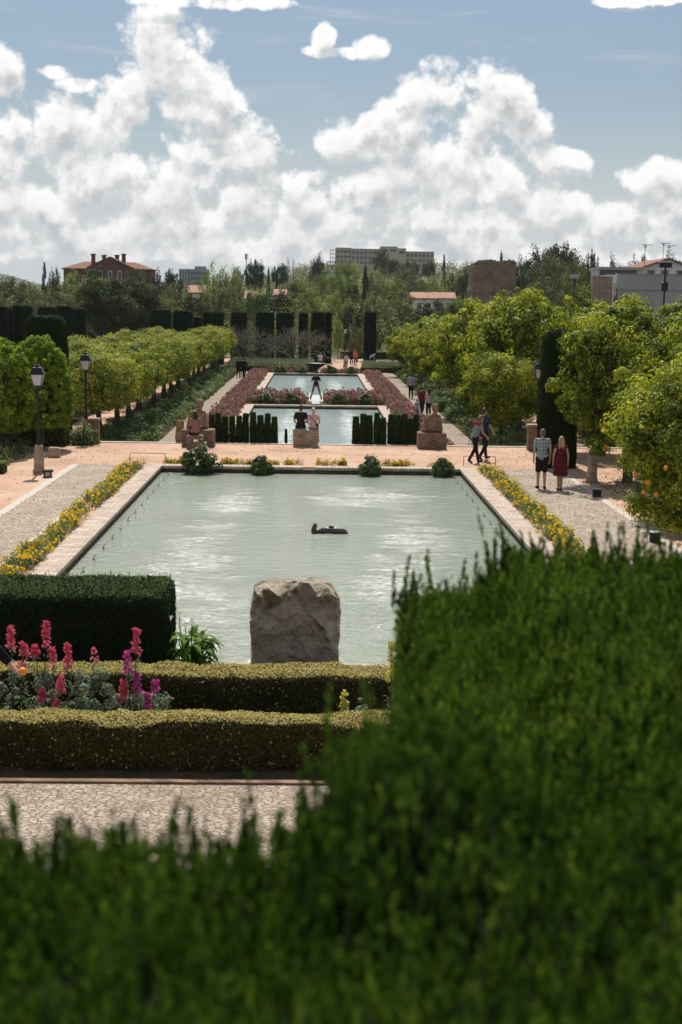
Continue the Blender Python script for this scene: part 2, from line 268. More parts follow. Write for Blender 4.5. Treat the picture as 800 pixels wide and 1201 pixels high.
class MB:
    def __init__(s): s.v = []; s.f = []; s.m = []
    def add(s, V, F, m=0):
        o = len(s.v); s.v += [tuple(v) for v in V]; s.f += [tuple(i+o for i in f) for f in F]; s.m += [m]*len(F)
    def box(s, x0, x1, y0, y1, z0, z1, m=0, taper=0):
        t = taper
        V = [(x0, y0, z0), (x1, y0, z0), (x1, y1, z0), (x0, y1, z0), (x0+t, y0+t, z1), (x1-t, y0+t, z1), (x1-t, y1-t, z1), (x0+t, y1-t, z1)]
        s.add(V, [(0, 3, 2, 1), (4, 5, 6, 7), (0, 1, 5, 4), (1, 2, 6, 5), (2, 3, 7, 6), (3, 0, 4, 7)], m)
    def bbox(s, x0, x1, y0, y1, z0, z1, b=0.01, m=0):
        """box with chamfered top and vertical edges"""
        def ring(z, i): 
            a, c, d, e = x0+i, x1-i, y0+i, y1-i; k = b
            return [(a+k, d, z), (c-k, d, z), (c, d+k, z), (c, e-k, z), (c-k, e, z), (a+k, e, z), (a, e-k, z), (a, d+k, z)]
        rings = [ring(z0, 0), ring(z1-b, 0), ring(z1, b)]
        s.loft(rings, m)
    def loft(s, rings, m=0, cap=True):
        n = len(rings[0]); V = [p for r in rings for p in r]; F = []
        for i in range(len(rings)-1):
            for j in range(n):
                k = (j+1) % n; F.append((i*n+j, i*n+k, (i+1)*n+k, (i+1)*n+j))
        if cap: F.append(tuple(range(n-1, -1, -1))); F.append(tuple((len(rings)-1)*n+j for j in range(n)))
        s.add(V, F, m)
    def lathe(s, c, prof, n=12, m=0):
        s.loft([[(c[0]+r*math.cos(2*math.pi*j/n), c[1]+r*math.sin(2*math.pi*j/n), c[2]+z) for j in range(n)] for r, z in prof], m)
    def tube(s, pts, rad, n=7, m=0):
        pts = [Vector(p) for p in pts]; rings = []
        if not isinstance(rad, (list, tuple)): rad = [rad]*len(pts)
        for i, p in enumerate(pts):
            t = (pts[min(i+1, len(pts)-1)]-pts[max(i-1, 0)])
            if t.length < 1e-9: t = Vector((0, 0, 1))
            t.normalize(); a = t.cross(Vector((0.13, 0.97, 0.21))); 
            if a.length < 0.15: a = t.cross(Vector((1, 0, 0)))
            a.normalize(); b = t.cross(a)
            rings.append([tuple(p+rad[i]*(math.cos(2*math.pi*j/n)*a+math.sin(2*math.pi*j/n)*b)) for j in range(n)])
        s.loft(rings, m)
    def ell(s, c, r, n=12, k=8, m=0, rot=None):
        rings = []
        for i in range(1, k):
            ph = math.pi*i/k; rings.append([(r[0]*math.sin(ph)*math.cos(2*math.pi*j/n), r[1]*math.sin(ph)*math.sin(2*math.pi*j/n), -r[2]*math.cos(ph)) for j in range(n)])
        V = [Vector(p) for q in rings for p in q]+[Vector((0, 0, -r[2])), Vector((0, 0, r[2]))]
        if rot is not None: V = [rot @ v for v in V]
        V = [v+Vector(c) for v in V]; F = []
        for i in range(k-2):
            for j in range(n):
                q = (j+1) % n; F.append((i*n+j, i*n+q, (i+1)*n+q, (i+1)*n+j))
        b, t = len(V)-2, len(V)-1
        for j in range(n):
            q = (j+1) % n; F.append((b, q, j)); F.append((t, (k-2)*n+j, (k-2)*n+q))
        s.add(V, F, m)
    def cap(s, p, q, r1, r2, n=10):
        """closed tapered capsule"""
        p, q = Vector(p), Vector(q); d = q-p; L = d.length; d.normalize()
        a = d.cross(Vector((0.13, 0.97, 0.21))); 
        if a.length < 0.15: a = d.cross(Vector((1, 0, 0)))
        a.normalize(); b = d.cross(a); rings = []
        for c, r, sg in ((p, r1, -1), (q, r2, 1)):
            for th in ((75, 45, 15) if sg < 0 else (15, 45, 75)):
                th = R(th); cc = c+d*sg*r*math.sin(th)
                rings.append([tuple(cc+r*math.cos(th)*(math.cos(2*math.pi*j/n)*a+math.sin(2*math.pi*j/n)*b)) for j in range(n)])
        s.loft(rings)
    def mesh(s, name, mats, smooth=False): return mkmesh(name, s.v, s.f, mats, fm=s.m, smooth=smooth)

def tag(o, label, cat, group=None, kind=None):
    o['label'] = label; o['category'] = cat
    if group: o['group'] = group
    if kind: o['kind'] = kind
    return o
def link(name, me, parent=None, loc=None):
    o = bpy.data.objects.new(name, me); COL.objects.link(o)
    if parent is not None: o.parent = parent
    if loc is not None: o.location = loc
    return o
def root(name, label, cat, loc=(0, 0, 0), rz=0.0, group=None, scale=None):
    o = bpy.data.objects.new(name, None); COL.objects.link(o); o.location = loc; o.rotation_euler = (0, 0, rz)
    o.empty_display_size = 0.2
    if scale: o.scale = scale
    return tag(o, label, cat, group)
def dup(r, label, loc, rz=0.0, scale=None, group=None):
    c = r.copy(); COL.objects.link(c); c.location = loc; c.rotation_euler = (0, 0, rz); c['label'] = label
    if scale: c.scale = scale
    if group: c['group'] = group
    def rec(a, b):
        for ch in list(a.children):
            if ch == b: continue
            k = ch.copy(); COL.objects.link(k); k.parent = b; rec(ch, k)
    kids = list(r.children)
    for ch in kids:
        k = ch.copy(); COL.objects.link(k); k.parent = c
        for g in list(ch.children):
            h = g.copy(); COL.objects.link(h); h.parent = k
    return c
def struct(name, me, cat=None, label=None, kind='structure'):
    o = link(name, me); o['kind'] = kind
    if label: o['label'] = label
    if cat: o['category'] = cat
    return o
def rm(me):  # unused mesh datablock
    bpy.data.meshes.remove(me)

# ------------------------------------------------------------------ foliage
def unit(a): return a/np.maximum(1e-9, np.linalg.norm(a, axis=1, keepdims=True))
def leafquads(C, N, L, W, g, updir=0.0, fold=0.25):
    n = len(C); L = np.broadcast_to(L, (n,)).reshape(-1, 1)*(0.7+0.6*g.random((n, 1))); W = np.broadcast_to(W, (n,)).reshape(-1, 1)*(0.7+0.6*g.random((n, 1)))
    N = unit(N); T = g.normal(size=(n, 3)); T[:, 2] += updir; T = unit(T-N*np.sum(T*N, axis=1, keepdims=True)); B = np.cross(N, T)
    V = np.empty((n, 4, 3)); V[:, 0] = C-T*L/2; V[:, 2] = C+T*L/2-N*fold*W*0.5; V[:, 1] = C+B*W/2+N*fold*W; V[:, 3] = C-B*W/2+N*fold*W
    return V.reshape(-1, 3), np.arange(4*n).reshape(n, 4)
def lobes(U, g, k=10, f=3.0):
    out = np.zeros(len(U))
    for i in range(k):
        w = g.normal(size=3)*f*(1+i/k); out += np.sin(U@w+g.random()*6.28)/(1+0.6*i/k)
    return out/math.sqrt(k)
def crown(name, r, nclump, nleaf, L, W, mat, seed=1, lump=0.14, clump=0.16, power=1.0, flat=None, inner=0.5, updir=0.0, shape='ell', center=(0, 0, 0), nup=0.6):
    g = np.random.default_rng(seed); r = np.array(r)
    U = unit(g.normal(size=(nclump, 3)))
    if shape == 'box': U = np.sign(U)*np.abs(U)**power; U = U/np.max(np.abs(U)**1, axis=1, keepdims=True)*1.0 if power < 0.4 else U
    rad = inner+(1-inner)*g.random(nclump)**0.6
    rad = rad*(1+lump*lobes(U, g))
    if shape == 'cone':
        h = g.random(nclump)**1.3; th = g.random(nclump)*6.283; q = (1-h)**0.8*(0.45+0.55*g.random(nclump)**0.4)*(1+lump*g.normal(size=nclump))
        Cc = np.stack([q*np.cos(th), q*np.sin(th), 2*h-1], 1)*r; U = unit(Cc*[1, 1, 0.3])
    elif shape == 'col':
        h = g.random(nclump); th = g.random(nclump)*6.283; q = np.clip(np.sin(math.pi*np.clip(h*0.86+0.12, 0, 1))**0.55, 0, 1)*(0.4+0.6*g.random(nclump)**0.5)
        Cc = np.stack([q*np.cos(th), q*np.sin(th), 2*h-1], 1)*r; U = unit(Cc*[1, 1, 0.2])
    else: Cc = U*rad[:, None]*r
    if flat is not None:
        z = Cc[:, 2]; Cc[:, 2] = np.where(z < -flat*r[2], -flat*r[2]+(z+flat*r[2])*0.12, z)
    csz = clump*min(r[0], r[1])*(0.6+0.8*g.random(nclump))
    k = g.integers(0, nclump, nleaf); ou = unit(g.normal(size=(nleaf, 3))); off = ou*(0.35+0.75*g.random((nleaf, 1))**0.6)*np.array([1, 1, 0.8])
    C = Cc[k]+off*csz[k][:, None]*1.05
    N = U[k]*0.35+ou*0.95+np.array([0, 0, nup*0.5])+g.normal(size=(nleaf, 3))*0.33
    V, F = leafquads(C, N, L, W, g, updir)
    tone = np.clip(0.5+0.20*g.normal(size=nclump)[k]+0.24*g.normal(size=nleaf), 0, 1)
    V = V+np.array(center)
    return mkmesh(name, V, F, mat, rnd=tone)
def trimesh(V, F):
    T = []
    for f in F:
        for i in range(1, len(f)-1): T.append((f[0], f[i], f[i+1]))
    return np.array(V, dtype=float), np.array(T)
def sample(V, T, n, g, keep=None):
    a, b, c = V[T[:, 0]], V[T[:, 1]], V[T[:, 2]]; cr = np.cross(b-a, c-a); ar = np.linalg.norm(cr, axis=1)/2
    if keep is not None: ar = ar*keep(cr/np.maximum(1e-9, 2*ar[:, None]), (a+b+c)/3)
    k = g.choice(len(T), n, p=ar/ar.sum()); u = g.random(n); v = g.random(n); s = u+v > 1; u[s] = 1-u[s]; v[s] = 1-v[s]
    pts = a[k]+(b[k]-a[k])*u[:, None]+(c[k]-a[k])*v[:, None]
    return pts, unit(cr)[k]
def gridbox(x0, x1, y0, y1, z0, z1, step, disp=0.03, seed=0, nf=2.0, rnd=0.0, topin=0.0):
    """subdivided box, noise displaced (hedges, stone blocks)"""
    nx, ny, nz = [max(1, int(round(d/step))) for d in (x1-x0, y1-y0, z1-z0)]
    mb = MB(); 
    def face(fn, a, b):
        V = [fn(i/a, j/b) for j in range(b+1) for i in range(a+1)]
        F = [(j*(a+1)+i, j*(a+1)+i+1, (j+1)*(a+1)+i+1, (j+1)*(a+1)+i) for j in range(b) for i in range(a)]
        mb.add(V, F)
    X = lambda t: x0+(x1-x0)*t; Y = lambda t: y0+(y1-y0)*t; Z = lambda t: z0+(z1-z0)*t
    face(lambda u, v: (X(u), y0, Z(v)), nx, nz); face(lambda u, v: (X(1-u), y1, Z(v)), nx, nz)
    face(lambda u, v: (x0, Y(1-u), Z(v)), ny, nz); face(lambda u, v: (x1, Y(u), Z(v)), ny, nz)
    face(lambda u, v: (X(u), Y(v), z1), nx, ny)
    c = Vector(((x0+x1)/2, (y0+y1)/2, (z0+z1)/2)); hx, hy, hz = (x1-x0)/2, (y1-y0)/2, (z1-z0)/2
    W = []
    for v in mb.v:
        p = Vector(v); q = p-c
        if rnd:
            ex, ey, ez = max(0, abs(q.x)-(hx-rnd)), max(0, abs(q.y)-(hy-rnd)), max(0, q.z-(hz-rnd))
            L = math.sqrt(ex*ex+ey*ey+ez*ez)
            if L > rnd:
                k = rnd/L; q.x = math.copysign(abs(q.x)-ex+ex*k, q.x) if ex else q.x; q.y = math.copysign(abs(q.y)-ey+ey*k, q.y) if ey else q.y; q.z = q.z-ez+ez*k if ez else q.z
        if topin:
            t = (q.z+hz)/(2*hz); q.x *= 1-topin*t**2; q.y *= 1-topin*t**2
        p = c+q
        nv = mnoise.noise_vector(p*nf+Vector((seed*3.1, 0, 0)))+0.5*mnoise.noise_vector(p*nf*2.7+Vector((0, seed, 0)))
        W.append(tuple(p+nv*disp))
    return W, mb.f
def hedge(name, label, cat, dims, n, L, W, leaf, core, step=0.15, disp=0.03, seed=0, group=None, tipmat=None, tipn=0, rnd=0.05, topin=0.0, out=0.02, nofar=True):
    V, F = gridbox(*dims, step, disp, seed, rnd=rnd, topin=topin); g = np.random.default_rng(seed+50)
    r = root(name, label, cat, ((dims[0]+dims[1])/2, dims[2], dims[4]), 0, group); o = Vector(r.location)
    V0 = np.array(V)-np.array(o)
    link('dark_core', mkmesh('dark_core', V0*1.0, F, core), r)
    Vt, T = trimesh(V0, F)
    pts, nor = sample(Vt, T, n, g, keep=lambda nn, c: np.where(nn[:, 1] > 0.7, 0.3, 1.0))
    pts = pts+nor*out*g.random((n, 1))
    A, B = leafquads(pts, nor+g.normal(size=nor.shape)*0.7+[0, 0, 0.2], L, W, g)
    link('foliage', mkmesh('foliage', A, B, leaf, rnd=np.clip(0.45+0.25*g.normal(size=len(B)), 0, 1)), r)
    if tipmat:
        pts, nor = sample(Vt, T, tipn, g, keep=lambda nn, c: np.where(nn[:, 2] > 0.6, 1.0, 0.02))
        pts = pts+nor*(out*1.5)*(0.3+0.7*g.random((tipn, 1)))
        A, B = leafquads(pts, nor+g.normal(size=nor.shape)*0.45, L, W, g)
        link('clipped_tips', mkmesh('clipped_tips', A, B, tipmat, rnd=g.random(len(B))), r)
    return r
def branchy(mb, p, d, L, r, depth, g, spread=0.6, up=0.1, n=6, kids=3, minr=0.004):
    p = Vector(p); d = Vector(d).normalized(); pts = [p]; rad = [r]; k = 3
    for i in range(k):
        d = (d+Vector(g.normal(size=3))*0.13+Vector((0, 0, up*0.5))).normalized(); p = p+d*L/k; pts.append(p); rad.append(max(minr, r*(1-0.42*(i+1)/k)))
    mb.tube(pts, rad, n=max(4, n-1 if depth < 2 else n))
    if depth > 0:
        for j in range(kids):
            a = Vector(g.normal(size=3)); a = (a-d*a.dot(d)).normalized()
            q = pts[-1] if j < 2 else pts[2]
            branchy(mb, q, d*(1-spread*0.4)+a*spread+Vector((0, 0, up)), L*(0.62+0.2*g.random()), rad[-1]*0.75, depth-1, g, spread, up, n, kids, minr)
def trunkmesh(name, h, r, limbL, seed, lean=0.05, depth=2, kids=3, spread=0.7, flare=1.35, mat=None):
    g = np.random.default_rng(seed); mb = MB(); pts = []; rad = []
    for i in range(7):
        t = i/6; pts.append((lean*math.sin(t*2.3+seed)*h, lean*0.6*math.sin(t*3.1+2*seed)*h, h*t)); rad.append(r*(flare-(flare-0.78)*min(1, t*1.8)) if t < 0.56 else r*(0.78-0.1*t))
    mb.tube(pts, rad, n=10)
    for j in range(kids+1):
        a = 6.283*(j+0.3*g.random())/(kids+1); branchy(mb, pts[-1], (math.cos(a)*spread, math.sin(a)*spread, 0.9), limbL, r*0.62, depth, g, spread, 0.12)
    return mb.mesh(name, mat or M['bark'])

# ------------------------------------------------------------------ sky, sun
SUN_EL, SUN_AZ = 56.0, -4.0   # azimuth from +Y towards +X
w = bpy.data.worlds.new('World'); sc.world = w; w.use_nodes = True
t = NT(w.node_tree); t.n.clear()
sky = t.node('ShaderNodeTexSky', sky_type='NISHITA'); sky.sun_disc = False; sky.sun_elevation = R(SUN_EL); sky.sun_rotation = R(SUN_AZ)
sky.air_density = 1.0; sky.dust_density = 1.6; sky.ozone_density = 1.6
tc = t.node('ShaderNodeTexCoord').outputs['Generated']
# density group of the cumulus field, in (azimuth, elevation)
gt = bpy.data.node_groups.new('cumulus', 'ShaderNodeTree')
gt.interface.new_socket('UV', in_out='INPUT', socket_type='NodeSocketVector'); gt.interface.new_socket('D', in_out='OUTPUT', socket_type='NodeSocketFloat')
G = NT(gt); gi = G.n.new('NodeGroupInput'); go = G.n.new('NodeGroupOutput')
sep = G.node('ShaderNodeSeparateXYZ'); G.l.new(gi.outputs[0], sep.inputs[0]); u, v = sep.outputs[0], sep.outputs[1]
def aze(px, py):
    d = ray(px, py); return math.atan2(d.x, d.y)*16.68, math.atan2(d.z, math.hypot(d.x, d.y))*16.68
CL = [(205, 82, 62, 62), (188, 32, 42, 26), (245, 120, 40, 34), (150, 120, 45, 32), (8, 88, 22, 34), (70, 84, 26, 9), (92, 98, 26, 10), (250, 2, 115, 9),
      (434, 54, 24, 14), (405, 62, 34, 8), (372, 62, 20, 8), (381, 46, 14, 18), (70, 168, 95, 48), (110, 215, 150, 45), (268, 170, 80, 34), (320, 232, 70, 34), (545, 118, 92, 42),
      (565, 100, 42, 30), (480, 130, 42, 26), (612, 140, 42, 30), (425, 165, 60, 30), (525, 198, 100, 48), (615, 205, 66, 40), (655, 240, 70, 26),
      (435, 222, 72, 32), (772, 214, 42, 26), (765, 258, 75, 34), (658, 181, 28, 9), (250, 272, 300, 32), (560, 268, 260, 26), (400, 300, 620, 16), (755, 0, 52, 7), (30, 250, 90, 40)]
cur = None
for px, py, rx, ry in CL:
    a, e = aze(px, py); rx, ry = rx/100, ry/100
    du = G.math('MULTIPLY', G.math('SUBTRACT', u, a), 1/rx); dv = G.math('MULTIPLY', G.math('SUBTRACT', v, e), 1/ry)
    q = G.math('SUBTRACT', 1.0, G.math('MULTIPLY_ADD', du, du, G.math('MULTIPLY', dv, dv)))
    cur = q if cur is None else G.math('SMOOTH_MAX', cur, q, 0.35)
nz0 = G.noise(gi.outputs[0], 0.55, 3, 0.5)
away = G.math('MAXIMUM', G.maprange(G.math('ABSOLUTE', u), 5.5, 9.0), G.maprange(v, 4.4, 6.5), clamp=True)
gen = G.math('MULTIPLY_ADD', G.math('SUBTRACT', nz0, 0.52), 7.0, 0.0)
gen = G.math('SUBTRACT', gen, G.math('MULTIPLY', G.math('SUBTRACT', 1.0, away), 3.0))
cur = G.math('MAXIMUM', G.math('MAXIMUM', cur, -1.6), gen)
n1 = G.noise(gi.outputs[0], 1.6, 6, 0.54, 0.15)
vo = G.node('ShaderNodeTexVoronoi', feature='SMOOTH_F1', voronoi_dimensions='2D'); G.l.new(gi.outputs[0], vo.inputs['Vector'])
vo.inputs['Scale'].default_value = 2.2; vo.inputs['Detail'].default_value = 4.0; vo.inputs['Roughness'].default_value = 0.55; vo.inputs['Smoothness'].default_value = 0.5
bil = G.math('SUBTRACT', 0.50, vo.outputs['Distance'])
D = G.math('ADD', G.math('MULTIPLY_ADD', G.math('MINIMUM', cur, 0.7), 0.72, G.math('MULTIPLY', G.math('SUBTRACT', n1, 0.5), 2.0)), 0.30)
D = G.math('MULTIPLY_ADD', bil, 0.85, D)
n5 = G.noise(gi.outputs[0], 6.0, 7, 0.62, 0.3)
D = G.math('MULTIPLY_ADD', G.math('SUBTRACT', n5, 0.5), 0.55, D)
G.l.new(D, go.inputs[0])
sp = t.node('ShaderNodeSeparateXYZ'); t.l.new(tc, sp.inputs[0])
az = t.math('MULTIPLY', t.math('ARCTAN2', sp.outputs[0], sp.outputs[1]), 16.68)
el = t.math('MULTIPLY', t.math('ARCSINE', sp.outputs[2]), 16.68)
def dens(dx, dy):
    cb = t.node('ShaderNodeCombineXYZ'); t.put(cb.inputs[0], t.math('ADD', az, dx) if dx else az); t.put(cb.inputs[1], t.math('ADD', el, dy) if dy else el)
    gn = t.n.new('ShaderNodeGroup'); gn.node_tree = gt; t.l.new(cb.outputs[0], gn.inputs[0]); return gn.outputs[0], cb.outputs[0]
d0, uvv = dens(0, 0); d1, _ = dens(-0.04, 0.20)
alpha = t.maprange(d0, -0.12, 0.42, 0, 1, True)
lit = t.maprange(t.math('SUBTRACT', d0, d1), -0.65, 0.75, 0, 1, True)
thick = t.maprange(d0, 0.15, 0.85, 0, 1, True)
tone = t.math('SUBTRACT', t.math('MULTIPLY_ADD', lit, 0.62, 0.46), t.math('MULTIPLY', thick, 0.24))
tone = t.math('ADD', tone, t.math('MULTIPLY', t.math('SUBTRACT', t.noise(uvv, 1.1, 5, 0.55), 0.5), 0.35), clamp=True)
ccol = t.ramp(tone, [(0.08, (0.38, 0.40, 0.42)), (0.38, (0.52, 0.535, 0.545)), (0.62, (0.74, 0.74, 0.735)), (0.9, (0.97, 0.96, 0.94))])
# thin high streaks
mp = t.node('ShaderNodeMapping'); t.l.new(uvv, mp.inputs[0]); mp.inputs['Rotation'].default_value = (0, 0, R(6)); mp.inputs['Scale'].default_value = (0.45, 3.2, 1)
ci = t.maprange(t.noise(mp.outputs[0], 1.3, 5, 0.6, 0.6), 0.55, 0.82, 0, 0.5, True)
skyc = t.node('ShaderNodeVectorMath', operation='SCALE'); t.l.new(sky.outputs[0], skyc.inputs[0]); skyc.inputs['Scale'].default_value = 0.066
skyb = t.mix(1.0, skyc.outputs[0], c4((0.90, 0.99, 1.03)), 'MULTIPLY')
base = t.mix(ci, skyb, c4((0.66, 0.68, 0.70)))
low = t.maprange(el, 0.2, 2.6, 0.8, 0.0, True)
base = t.mix(low, base, c4((0.64, 0.67, 0.70)))
fin = t.mix(alpha, base, ccol)
bg = t.node('ShaderNodeBackground'); t.l.new(fin, bg.inputs[0]); bg.inputs[1].default_value = 1.0
wo = t.n.new('ShaderNodeOutputWorld'); t.l.new(bg.outputs[0], wo.inputs[0])
w.cycles.sampling_method = 'MANUAL'; w.cycles.sample_map_resolution = 512
sl = bpy.data.lights.new('sun', 'SUN'); sl.energy = 5.0; sl.angle = R(0.53); sl.color = (1.0, 0.94, 0.85)
so = bpy.data.objects.new('sun', sl); COL.objects.link(so)
sd = Vector((math.sin(R(SUN_AZ))*math.cos(R(SUN_EL)), math.cos(R(SUN_AZ))*math.cos(R(SUN_EL)), math.sin(R(SUN_EL))))
so.rotation_euler = sd.to_track_quat('Z', 'Y').to_euler(); so.location = sd*60
sc.view_settings.view_transform = 'Standard'; sc.view_settings.look = 'None'; sc.view_settings.exposure = 0.12; sc.view_settings.gamma = 1.0
sc.cycles.max_bounces = 6; sc.cycles.diffuse_bounces = 3; sc.cycles.glossy_bounces = 3; sc.cycles.transmission_bounces = 3
sc.cycles.sample_clamp_indirect = 6.0; sc.cycles.caustics_reflective = False; sc.cycles.caustics_refractive = False
sc.cycles.use_denoising = True

# ------------------------------------------------------------------ ground levels
Z2 = -1.0                                 # the lower garden
PX0, PX1, PY0, PY1 = -5.03, 4.87, 20.6, 46.7   # near pool, water side of its coping
CW = 0.54
EDGE = 54.9                               # promenade's far edge above the lower garden
def smooth(x): x = min(1, max(0, x)); return x*x*(3-2*x)
def terrain(x, y):
    if y < 140: return -1.25
    a = x/max(y, 1)
    L = 0.30+0.70*smooth((a+0.10)/0.12)
    z = -1.25+29*smooth((y-260)/800.0)*L
    z -= 30*smooth((y-1150)/900.0)*L
    return z+ (1.2*mnoise.noise((x*0.012, y*0.012, 0)) if y > 230 else 0)
ys = [-120, -40, 0, 40, 80, 110, 140, 170, 200, 230]+[230+30*i for i in range(1, 33)]+[1300, 1500, 1800, 2300, 3000, 4200, 6500]
xs = [-1, -0.7, -0.5]+[-0.4+0.02*i for i in range(41)]+[0.5, 0.7, 1]
V = []; 
for y in ys:
    for k in xs: x = k*(max(abs(y), 90)+60); V.append((x, y, terrain(x, y)))
nx = len(xs); F = [(j*nx+i, j*nx+i+1, (j+1)*nx+i+1, (j+1)*nx+i) for j in range(len(ys)-1) for i in range(nx-1)]
struct('terrain', mkmesh('terrain', V, F, M['turf'], smooth=True))
def flat(name, x0, x1, y0, y1, z, mat, th=None):
    mb = MB()
    if th: mb.box(x0, x1, y0, y1, z-th, z)
    else: mb.add([(x0, y0, z), (x1, y0, z), (x1, y1, z), (x0, y1, z)], [(0, 1, 2, 3)])
    return struct(name, mb.mesh(name, mat))
# upper level, cut out round the pool
ox0, ox1, oy0, oy1 = PX0-CW, PX1+CW, PY0-CW, PY1+CW
mb = MB()
for a in ((-40, ox0, -12, EDGE), (ox1, 40, -12, EDGE), (ox0, ox1, -12, oy0), (ox0, ox1, oy1, EDGE)): mb.box(a[0], a[1], a[2], a[3], -1.24, 0)
struct('ground', mb.mesh('ground', M['earth']))
mb = MB()
for a in ((-60, -3.87, EDGE+0.02, 176), (4.07, 60, EDGE+0.02, 176), (-3.87, 4.07, EDGE+0.02, 59.98), (-3.87, 4.07, 90.52, 100.18), (-3.87, 4.07, 134.52, 176)):
    mb.add([(a[0], a[2], Z2-0.02), (a[1], a[2], Z2-0.02), (a[1], a[3], Z2-0.02), (a[0], a[3], Z2-0.02)], [(0, 1, 2, 3)])
struct('lower_ground', mb.mesh('lower_ground', M['soil']))
# near pool
mb = MB()
mb.add([(PX0, PY0, -0.16), (PX1, PY0, -0.16), (PX1, PY1, -0.16), (PX0, PY1, -0.16)], [(0, 1, 2, 3)])
struct('pool_water', mb.mesh('pool_water', M['water']))
def coping(name, label, x0, x1, y0, y1, w_, top, bottom, gap=None):
    r = root(name, label, 'pool coping', ((x0+x1)/2, (y0+y1)/2, 0)); o = Vector(r.location)
    def piece(nm, bx, m):
        mb = MB(); mb.bbox(bx[0]-o.x, bx[1]-o.x, bx[2]-o.y, bx[3]-o.y, bx[4], bx[5], 0.012); link(nm, mb.mesh(nm, M[m]), r)
    piece('side_coping', (x0-w_, x0+0.03, y0-w_, y1+w_, top-0.09, top), 'coping')
    piece('side_coping', (x1-0.03, x1+w_, y0-w_, y1+w_, top-0.09, top), 'coping')
    piece('end_coping', (x0+0.032, x1-0.032, y0-w_, y0+0.03, top-0.092, top-0.002), 'coping_y')
    if gap:
        piece('end_coping', (x0+0.032, gap[0], y1-0.03, y1+w_, top-0.092, top-0.002), 'coping_y')
        piece('end_coping', (gap[1], x1-0.032, y1-0.03, y1+w_, top-0.092, top-0.002), 'coping_y')
    else: piece('end_coping', (x0+0.032, x1-0.032, y1-0.03, y1+w_, top-0.092, top-0.002), 'coping_y')
    for bx in ((x0-w_, x0, y0-w_, y1+w_), (x1, x1+w_, y0-w_, y1+w_), (x0, x1, y0-w_, y0), (x0, x1, y1, y1+w_)):
        mb = MB(); mb.box(bx[0]-o.x, bx[1]-o.x, bx[2]-o.y, bx[3]-o.y, bottom, top-0.093); link('pool_wall', mb.mesh('pool_wall', M['poolwall']), r)
    return r
coping('pool_coping', 'pale brick edge round the large near pool', PX0, PX1, PY0, PY1, CW, 0.06, -0.6, (-0.35, 0.05))
mb = MB(); mb.box(-0.34, 0.04, PY1-0.02, PY1+CW, -0.3, -0.06); o_ = link('drain_notch', mb.mesh('drain_notch', M['poolwall'])); tag(o_, 'small overflow notch in the middle of the near pool far edge', 'overflow')
# cobbled paths with borders, promenade
flat('cobble_path', -7.8, -6.38, 14.0, 47.3, 0.006, M['cobble'])
flat('cobble_path', 6.22, 8.1, 14.0, 47.3, 0.006, M['cobble'])
mb = MB()
for a in ((-8.05, -7.8), (-6.38, -6.24), (6.08, 6.22), (8.1, 8.3)): mb.box(a[0], a[1], 14.0, 47.3, -0.02, 0.012)
struct('path_border', mb.mesh('path_border', M['border']))
flat('brick_path', -30, 30, 8.0, 15.3, 0.008, M['pathstone'])
mb = MB(); mb.box(-30, 30, 15.3, 15.4, -0.02, 0.035); struct('kerb', mb.mesh('kerb', M['oldbrick']))
flat('bed_soil', -30, 5.4, 15.4, 20.1, 0.012, M['soil'])
# the wall under the promenade edge
mb = MB(); mb.box(-40, 40, EDGE, EDGE+0.3, -1.24, 0.03); o_ = link('retaining_wall', mb.mesh('retaining_wall', M['border'])); tag(o_, 'low stone retaining wall along the promenade edge above the lower garden', 'wall')

# lower pools
A0, A1 = -3.85, 4.05
def lowerpool(y0, y1, nm, lab):
    mb = MB(); mb.add([(A0, y0, Z2-0.13), (A1, y0, Z2-0.13), (A1, y1, Z2-0.13), (A0, y1, Z2-0.13)], [(0, 1, 2, 3)])
    struct('pool_water', mb.mesh('pool_water', M['water2']))
    r = coping('pool_coping', lab, A0, A1, y0, y1, 0.62, Z2+0.10, Z2-0.4)
YM0, YM1, YF0, YF1 = 60.0, 90.5, 100.2, 134.5
lowerpool(YM0, YM1, 'mid', 'pale stone edge of the middle pool below the promenade')
lowerpool(YF0, YF1, 'far', 'pale stone edge of the farthest pool')
flat('stone_path', -7.2, -6.0, EDGE+0.35, 139, Z2+0.02, M['pathstone'])
flat('stone_path', 6.15, 7.6, EDGE+0.35, 139, Z2+0.02, M['pathstone'])
flat('earth_path', -12.7, -10.6, EDGE+0.35, 150, Z2+0.015, M['earth'])
flat('earth_path', 11.0, 13.5, EDGE+0.35, 150, Z2+0.015, M['earth'])
flat('earth_path', 0.4, 6.4, 139.0, 176, Z2+0.03, M['earth'])
flat('earth_path', -30, 30, 162.0, 172, Z2+0.025, M['earth'])

# far hill on the left skyline
V = []; nxx = 40
for j in range(9):
    for i in range(nxx):
        a = -0.42+0.30*i/(nxx-1); y = 3000+260*j; h = math.sin(math.pi*j/8)**0.7*(70*math.exp(-((a+0.235)/0.055)**2)+18)
        V.append((a*y, y, -20+h+24+5*mnoise.noise((i*0.4, j*0.5, 0))))
F = [(j*nxx+i, j*nxx+i+1, (j+1)*nxx+i+1, (j+1)*nxx+i) for j in range(8) for i in range(nxx-1)]
struct('hills', mkmesh('hills', V, F, M['hill'], smooth=True))

